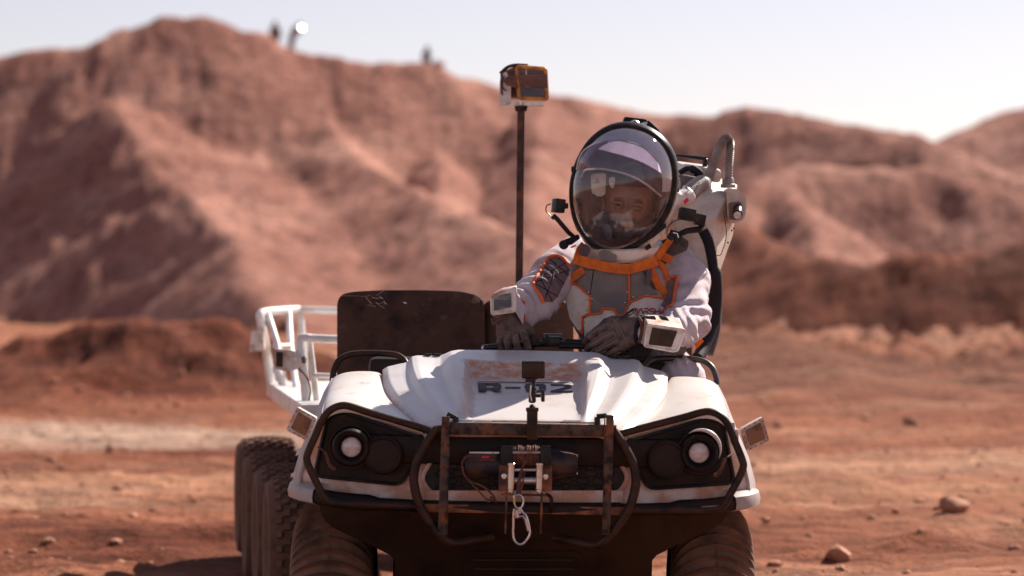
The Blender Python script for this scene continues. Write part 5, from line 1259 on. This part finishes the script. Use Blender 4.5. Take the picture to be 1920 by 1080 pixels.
# equipment on the crown
eq = MB().box(P(1190, 232, 9.09), (.088, .10, .040), rot=(0, .12, 0), bev=.010).box(P(1219, 243, 9.09), (.060, .09, .040), rot=(0, .75, 0), bev=.008).box(P(1238, 262, 9.09), (.05, .08, .03), rot=(0, 1.0, 0), bev=.008).box(P(1184, 233, 9.06), (.03, .03, .022), rot=(0, .1, 0), bev=.004)
eqo = eq.build('helmet_lamp_unit', M_cap, PE)
MB().tube(smoothpath([P(1178, 232, 9.03), P(1190, 226, 9.03), P(1200, 232, 9.03), P(1212, 230, 9.03), P(1206, 238, 9.02)], 5), .003, 6).box(P(1196, 235, 9.03), (.022, .01, .010), rot=(0, .5, 0), bev=.002).box(P(1208, 234, 9.03), (.012, .01, .012), rot=(0, .3, 0), bev=.002).cyl(P(1206, 228, 9.05), P(1206, 219, 9.05), .002, 6).build('lamp_clip', M_chrome, eqo)
MB().tube([P(1232, 256, 9.06), P(1242, 268, 9.05), P(1250, 282, 9.05), P(1261, 287, 9.06), P(1250, 270, 9.06)], [.006, .012, .009, .004, .004], 8).build('wood_clip', M_rusty, eqo)
MB().tube(smoothpath([P(1248, 262, 9.08), P(1262, 290, 9.08), P(1264, 312, 9.08), P(1266, 335, 9.08)], 5), .006, 8).build('side_cable', M_blackp, PE)
MB().lathe(P(1267, 346, 9.04), (.9, -.4, 0), [(.030, -.02), (.032, 0), (.030, .008), (.024, .010), (.022, .004), (.0, .004)], 24).build('side_valve', M_steel, PE)
MB().lathe(P(1266, 358, 9.02), (.6, -.6, -.3), [(.014, -.01), (.014, .008), (0, .012)], 16).build('valve_knob', M_blackp, PE)
MB().box(P(1074, 317, 9.03), (.012, .03, .02), bev=.003).tube(smoothpath([P(1073, 385, 9.04), P(1075, 405, 9.06), P(1085, 432, 9.09)], 4), .007, 8).build('ring_clip', M_blackp, PE)
# air elbow from helmet to hose
el = MB().tube(smoothpath([P(1252, 396, 9.12), P(1262, 380, 9.10), P(1276, 374, 9.10), P(1288, 368, 9.12), P(1294, 362, 9.14)], 5), [.045] * 4 + [.040] * 6 + [.034] * 7 + [.030] * 4, 18)
elo = el.build('air_elbow', M_white, PE)
MB().panel([(1281, 376), (1289, 370), (1292, 376), (1284, 384)], 9.05, .003, P, 0).build('elbow_mark', M_red, elo)
MB().lathe(P(1291, 364, 9.13), Vector((.8, .1, .6)), [(.032, -.004), (.036, 0), (.036, .008), (.032, .012)], 20).build('hose_clamp', M_steel, elo)

# shoulder cameras
def armcam(parts, name):
    o = None
    for nm, m, mt in parts:
        if o is None: o = m.build(name, mt, PE)
        else: m.build(nm, mt, o)
armcam([('', MB().box(P(1047, 386, 8.98), (.038, .045, .052), rot=(0, .12, .4), bev=.004), M_blackp),
        ('lens', MB().lathe(P(1059, 386, 8.97), (1, -.2, 0), [(.011, -.004), (.011, .01), (.008, .012), (0, .010)], 16), M_blackp),
        ('cable', MB().tube(smoothpath([P(1033, 382, 8.99), P(1025, 386, 8.99), P(1024, 396, 8.99), P(1032, 404, 8.99)], 5), .0022, 6), M_blackp),
        ('arm', MB().tube([P(1038, 404, 9.0), P(1046, 412, 9.0), P(1066, 436, 9.03), P(1078, 446, 9.05)], [.008, .009, .009, .008], 10).cyl(P(1036, 404, 8.98), P(1041, 409, 8.98), .011, 10), M_blackp),
        ('clamp', MB().tube([P(1056, 456, 9.0), P(1070, 452, 9.01), P(1084, 444, 9.03)], [.011, .014, .010], 10).lathe(P(1057, 459, 8.99), (-.3, -.9, 0), [(.016, -.012), (.018, .0), (.015, .014), (0, .015)], 14), M_cap)], 'shoulder_camera')
MB().box(P(1075, 462, 9.02), (.022, .012, .006), rot=(0, -.4, 0), bev=.002).build('red_tag', M_red, PE)
armcam([('', MB().box(P(1288, 402, 9.03), (.060, .05, .046), rot=(0, .18, .15), bev=.006).box(P(1312, 412, 9.04), (.040, .045, .042), rot=(0, .2, .1), bev=.005), M_blackp),
        ('lens', MB().lathe(P(1308, 408, 9.015), (0, -1, 0), [(.013, -.004), (.013, .006), (.009, .008), (.008, .003), (0, .003)], 16), M_navy),
        ('arm', MB().tube([P(1318, 420, 9.05), P(1312, 430, 9.04), P(1288, 433, 9.03), P(1272, 440, 9.02), P(1256, 434, 9.02)], [.010, .013, .012, .012, .009], 10), M_blackp),
        ('clamp', MB().box(P(1268, 444, 8.99), (.045, .03, .022), rot=(0, .5, 0), bev=.004).cyl(P(1252, 440, 8.98), P(1262, 448, 8.98), .011, 12).cyl(P(1266, 446, 8.98), P(1272, 456, 8.98), .012, 12), M_blackp),
        ('bright_screw', MB().tube([P(1262, 436, 8.97), P(1270, 438, 8.97), P(1272, 446, 8.97)], .003, 6), M_chrome),
        ('cable', MB().tube(smoothpath([P(1288, 408, 9.0), P(1266, 414, 8.99), P(1253, 424, 8.99), P(1250, 440, 9.0)], 5), .002, 6), M_blackp)], 'shoulder_camera')

# ---------------------------------------------------------------- life support backpack
BP = empty('life_support_backpack', P(1335, 520, 9.3), 'scuffed white hard shell backpack with corrugated hose worn on the suit', 'backpack')
def hull(mb, front, back):
    """loft between two outlines of equal length (P points)"""
    n = len(front); f = [tuple(range(n))] + [tuple(range(n, 2 * n))[::-1]] + [(i, (i + 1) % n, n + (i + 1) % n, n + i) for i in range(n)]
    return mb.add(front + back, f)
Yp = 9.26
fr_ = None
if 0: fr_ = [P(1283, 366, Yp), P(1311, 358, Yp), P(1362, 364, Yp + .02), P(1366, 376, Yp + .01), P(1342, 409, Yp - .03), P(1341, 470, Yp - .03), P(1341, 518, Yp - .02), P(1300, 510, Yp - .01), P(1290, 420, Yp - .01)]
if 0: bk_ = [P(1265, 310, Yp + .22), P(1300, 322, Yp + .22), P(1366, 340, Yp + .24), P(1380, 352, Yp + .24), P(1378, 380, Yp + .24), P(1374, 440, Yp + .22), P(1352, 517, Yp + .18), P(1300, 510, Yp + .2), P(1270, 420, Yp + .2)]
PV = [P(1262, 372, Yp), P(1311, 357, Yp + .03), P(1365, 370, Yp + .05), P(1340, 410, Yp - .03), P(1262, 392, Yp - .02), P(1341, 519, Yp - .01), P(1262, 505, Yp), # front
      P(1272, 322, Yp + .26), P(1330, 326, Yp + .26), P(1383, 346, Yp + .27), P(1378, 400, Yp + .22), P(1375, 441, Yp + .22), P(1347, 517, Yp + .2), P(1262, 505, Yp + .22)]
pk = MB().add(PV, [(0, 1, 2, 3, 4), (4, 3, 5, 6), (1, 8, 9, 2), (0, 7, 8, 1), (2, 9, 10), (2, 10, 11, 3), (3, 11, 12, 5), (5, 12, 13, 6), (7, 13, 12, 11, 10, 9, 8), (0, 4, 6, 13, 7)])
pko = pk.build('pack_shell', M_pack, BP, angle=10)
bvm = pko.modifiers.new('bev', 'BEVEL'); bvm.width = .006; bvm.segments = 2
MB().panel(rounded([(1362, 352), (1384, 355), (1398, 370), (1400, 385), (1396, 410), (1386, 417), (1368, 416), (1364, 400)], 5), Yp + .02, .16, P, 0).build('lamp_housing', M_pack, BP)
MB().panel(rounded([(1366, 380), (1388, 378), (1394, 392), (1388, 412), (1368, 412)], 4), Yp + .01, .02, P, 0).build('lamp_recess', mat('brown shaded plastic', (.16, .10, .075), .6), BP)
lp = MB().cyl(P(1384, 390, Yp + .02), P(1383, 402, Yp - .035), .019, 20, bev=.002).build('lamp_body', M_blackp, BP)
MB().lathe(P(1383, 403, Yp - .034), (-.02, -.96, -.15), [(.0155, -.002), (.014, .004), (0, .007)], 20).build('lamp_lens', M_lens, lp)
# top box with dark flap
MB().box(P(1306, 322, 9.42), (.15, .14, .055), rot=(.15, .12, .2), bev=.014).build('top_box', M_pack, BP)
MB().box(P(1293, 345, 9.30), (.085, .10, .065), rot=(.1, .2, .1), bev=.012).build('side_block', M_greyfab, BP)
MB().tube(smoothpath([P(1274, 324, 9.33), P(1288, 316, 9.32), P(1302, 318, 9.31), P(1312, 328, 9.32), P(1304, 336, 9.33)], 5), [.010] * 8 + [.016] * 13, 10).build('carry_strap', M_cap, BP)
MB().tube([P(1268, 291, 9.38), P(1324, 298, 9.38)], [.0055, .009], 10).cyl(P(1323, 297, 9.38), P(1321, 316, 9.38), .010, 10, bev=.002).build('antenna', M_blackp, BP)
MB().cyl(P(1322, 314, 9.38), P(1321, 322, 9.38), .013, 12).build('antenna_socket', M_steel, BP)
hp = smoothpath([P(1292, 364, 9.13), P(1303, 352, 9.16), P(1316, 344, 9.19), P(1326, 336, 9.22), P(1334, 318, 9.25), P(1341, 298, 9.27), P(1349, 276, 9.29), P(1356, 264, 9.30), P(1363, 260, 9.31), P(1368, 266, 9.32), P(1368, 285, 9.33), P(1366, 310, 9.34), P(1365, 340, 9.36)], 26)
rr = []
for i in range(len(hp)):
    t = i / (len(hp) - 1); base = .033 if t < .17 else (.033 - (t - .17) * .19 if t < .25 else .0165)
    base = max(base, .0165); rr.append(base + (.0022 * math.cos(i * 2 * math.pi / 3.9) if t > .23 else 0))
MB().tube(hp, rr, 16).build('corrugated_hose', M_hose, BP, angle=70)
MB().tube(smoothpath([P(1285, 362, 9.08), P(1300, 350, 9.10), P(1314, 344, 9.13), P(1306, 342, 9.14)], 5), .0022, 6).build('hose_wire', M_box, BP)
MB().lathe(P(1365, 352, 9.36), (0, 0, 1), [(.030, 0), (.030, .012), (.024, .016), (.024, .034), (.020, .040)], 10).build('hose_connector', M_hose, BP)
MB().box(P(1343, 330, 9.36), (.034, .05, .05), bev=.014, seg=3).build('top_knob', M_pack, BP)
MB().tube(smoothpath([P(1356, 395, 9.24), P(1362, 440, 9.24), P(1352, 476, 9.235), P(1342, 478, 9.22)], 5), .0018, 5).build('shell_crack', M_dark, BP)
sw = MB()
for x, y in ((1376, 428), (1365, 455), (1346, 514), (1372, 432)): sw.cyl(P(x, y, 9.30), P(x, y, 9.36), .004, 8)
sw.build('shell_screws', M_dark, BP)
# black harness and hanging straps behind the arm
MB().tube(smoothpath([P(1318, 432, 9.24), P(1330, 460, 9.24), P(1338, 510, 9.26), P(1340, 560, 9.3), P(1334, 610, 9.3), P(1320, 650, 9.26), P(1308, 672, 9.2)], 6), [.020] * 12 + [.030] * 12 + [.024] * 13, 12).build('harness', M_cap, BP)
MB().tube(smoothpath([P(1345, 530, 9.34), P(1346, 570, 9.36), P(1343, 620, 9.35), P(1330, 664, 9.32)], 6), .016, 8).build('harness_web', M_greyfab, BP)
MB().panel([(1304, 620), (1320, 640), (1306, 654), (1300, 640)], 9.14, .01, P, 0).build('orange_tab', M_orange, BP)
# suit details seen past the grab rail
MB().tube(smoothpath([P(1222, 694, 9.02), P(1250, 684, 8.99), P(1278, 690, 8.97), P(1300, 706, 8.96)], 5), .012, 8).build('knee_piping', M_trim, PE)
# ---------------------------------------------------------------- far people on the ridge
def far_person(loc, pr, label, h=.05):
    pr2 = [(Vector(a) + loc, Vector(b) + loc, ra, rb) for a, b, ra, rb in pr]
    v, q = surfnet(lambda X, Y, Z: blend(pr2, .06, X, Y, Z), tuple(loc + Vector((-.8, -.6, -.2))), tuple(loc + Vector((.9, .6, 2.0))), h)
    m = MB().add([Vector(x) for x in v.tolist()], q.tolist()); o = m.build('person', M_dim, None, angle=0, fix=False, org=loc); tag(o, label, 'person'); return o
stand = [((-.10, 0, .06), (-.10, 0, .85), .07, .11), ((.12, 0, .06), (.08, 0, .85), .07, .11), ((0, 0, .9), (0, 0, 1.38), .17, .20), ((-.22, 0, 1.38), (-.27, -.05, .9), .07, .05), ((.22, 0, 1.38), (.26, -.05, .9), .07, .05), ((0, 0, 1.45), (0, 0, 1.66), .07, .12)]
lean = [((-.18, 0, .06), (-.12, 0, .82), .07, .11), ((.02, 0, .06), (-.02, 0, .82), .07, .11), ((-.05, 0, .88), (.18, 0, 1.32), .17, .20), ((.0, 0, 1.36), (-.10, -.1, .95), .07, .05), ((.34, 0, 1.30), (.48, -.25, 1.15), .07, .05), ((.24, 0, 1.42), (.32, 0, 1.60), .07, .12)]
crouch = [((-.12, 0, .06), (-.12, -.25, .42), .07, .10), ((.12, 0, .06), (.12, -.25, .42), .07, .10), ((-.12, -.25, .42), (0, .15, .40), .11, .15), ((.12, -.25, .42), (0, .15, .40), .11, .15), ((0, .12, .48), (.02, -.02, .86), .17, .18), ((-.2, -.05, .85), (-.15, -.35, .5), .06, .05), ((.2, -.05, .85), (.15, -.35, .5), .06, .05), ((.02, -.05, .95), (.04, -.08, 1.10), .07, .12)]
def ridge_at(px, dy=0.):
    best = None
    for Y in np.arange(108, 128, .25):
        x = (px - 960) / FPX * Y; z = gz(x, Y); py = 540 - (z - CH) * FPX / Y
        if best is None or py < best[0]: best = (py, x, Y, z)
    return Vector((best[1], best[2] + dy, best[3]))
def behind(px, d):
    r = ridge_at(px); Y = r.y + d; x = (px - 960) / FPX * Y; return Vector((x, Y, gz(x, Y)))
a = behind(516, 1.6); far_person(a + Vector((0, 0, -.1)), stand, 'upright person standing on the skyline of the left hill')
b = behind(549, 1.4); far_person(b + Vector((0, 0, -.1)), lean, 'leaning person on the skyline beside a bright glint')
dsc = MB().lathe(b + Vector((.42, -.35, 1.32)), (.52, -.40, .66), [(0, .02), (.10, .012), (.15, 0), (.10, -.012), (0, -.02)], 24)  # added disc, angled to the sun to make a bright glint
tag(dsc.build('glint_disc', M_disc, None, org=b + Vector((.42, -.35, 1.12))), 'added disc standing in for a bright glint beside the leaning person on the hill', 'disc')
c = behind(800, .8); far_person(c + Vector((0, 0, -.08)), crouch, 'crouching person on the lower ridge left of the sensor mast')
d = ridge_at(822); o = bpy.data.objects.new('rock', rock_mesh('rock', (.42, .3, .22), 91)); COL.objects.link(o); o.location = d + Vector((0, 0, .1)); tag(o, 'low dark rock on the ridge beside the crouching person', 'rock')

# ---------------------------------------------------------------- pieces that stand apart become parts of their own
SPLIT = ('flare_trim', 'drum_support', 'fairlead_plate', 'bolt', 'hinge', 'pale_patch', 'seam', 'edge_highlight', 'tape_wrap', 'winch_rope', 'winch_cable')
for o in [o for o in COL.objects if o.type == 'MESH' and o.name.split('.')[0] in SPLIT]:
    me = o.data; n = len(me.vertices); par = list(range(n))
    def find(i):
        while par[i] != i: par[i] = par[par[i]]; i = par[i]
        return i
    for e in me.edges: par[find(e.vertices[0])] = find(e.vertices[1])
    groups = {}
    for p in me.polygons: groups.setdefault(find(p.vertices[0]), []).append(p)
    if len(groups) < 2: continue
    co = [v.co.copy() for v in me.vertices]; first_ = True; out = []
    for ps in groups.values():
        ids = sorted({i for p in ps for i in p.vertices}); mp = {a: b for b, a in enumerate(ids)}
        m2 = bpy.data.meshes.new(me.name); m2.from_pydata([co[i] for i in ids], [], [tuple(mp[i] for i in p.vertices) for p in ps])
        for mt in me.materials: m2.materials.append(mt)
        for a, p in zip(m2.polygons, ps): a.material_index = p.material_index
        m2.shade_smooth(); m2.set_sharp_from_angle(angle=math.radians(35)); out.append(m2)
    o.data = out[0]
    for m2 in out[1:]:
        c = o.copy(); c.data = m2; COL.objects.link(c); c.parent = o.parent
for o in COL.objects:
    if o.name.split('.')[0] in ('screws', 'rivets', 'stitching', 'shell_screws', 'quilt_seams', 'grille_mesh'): o['kind'] = 'stuff'
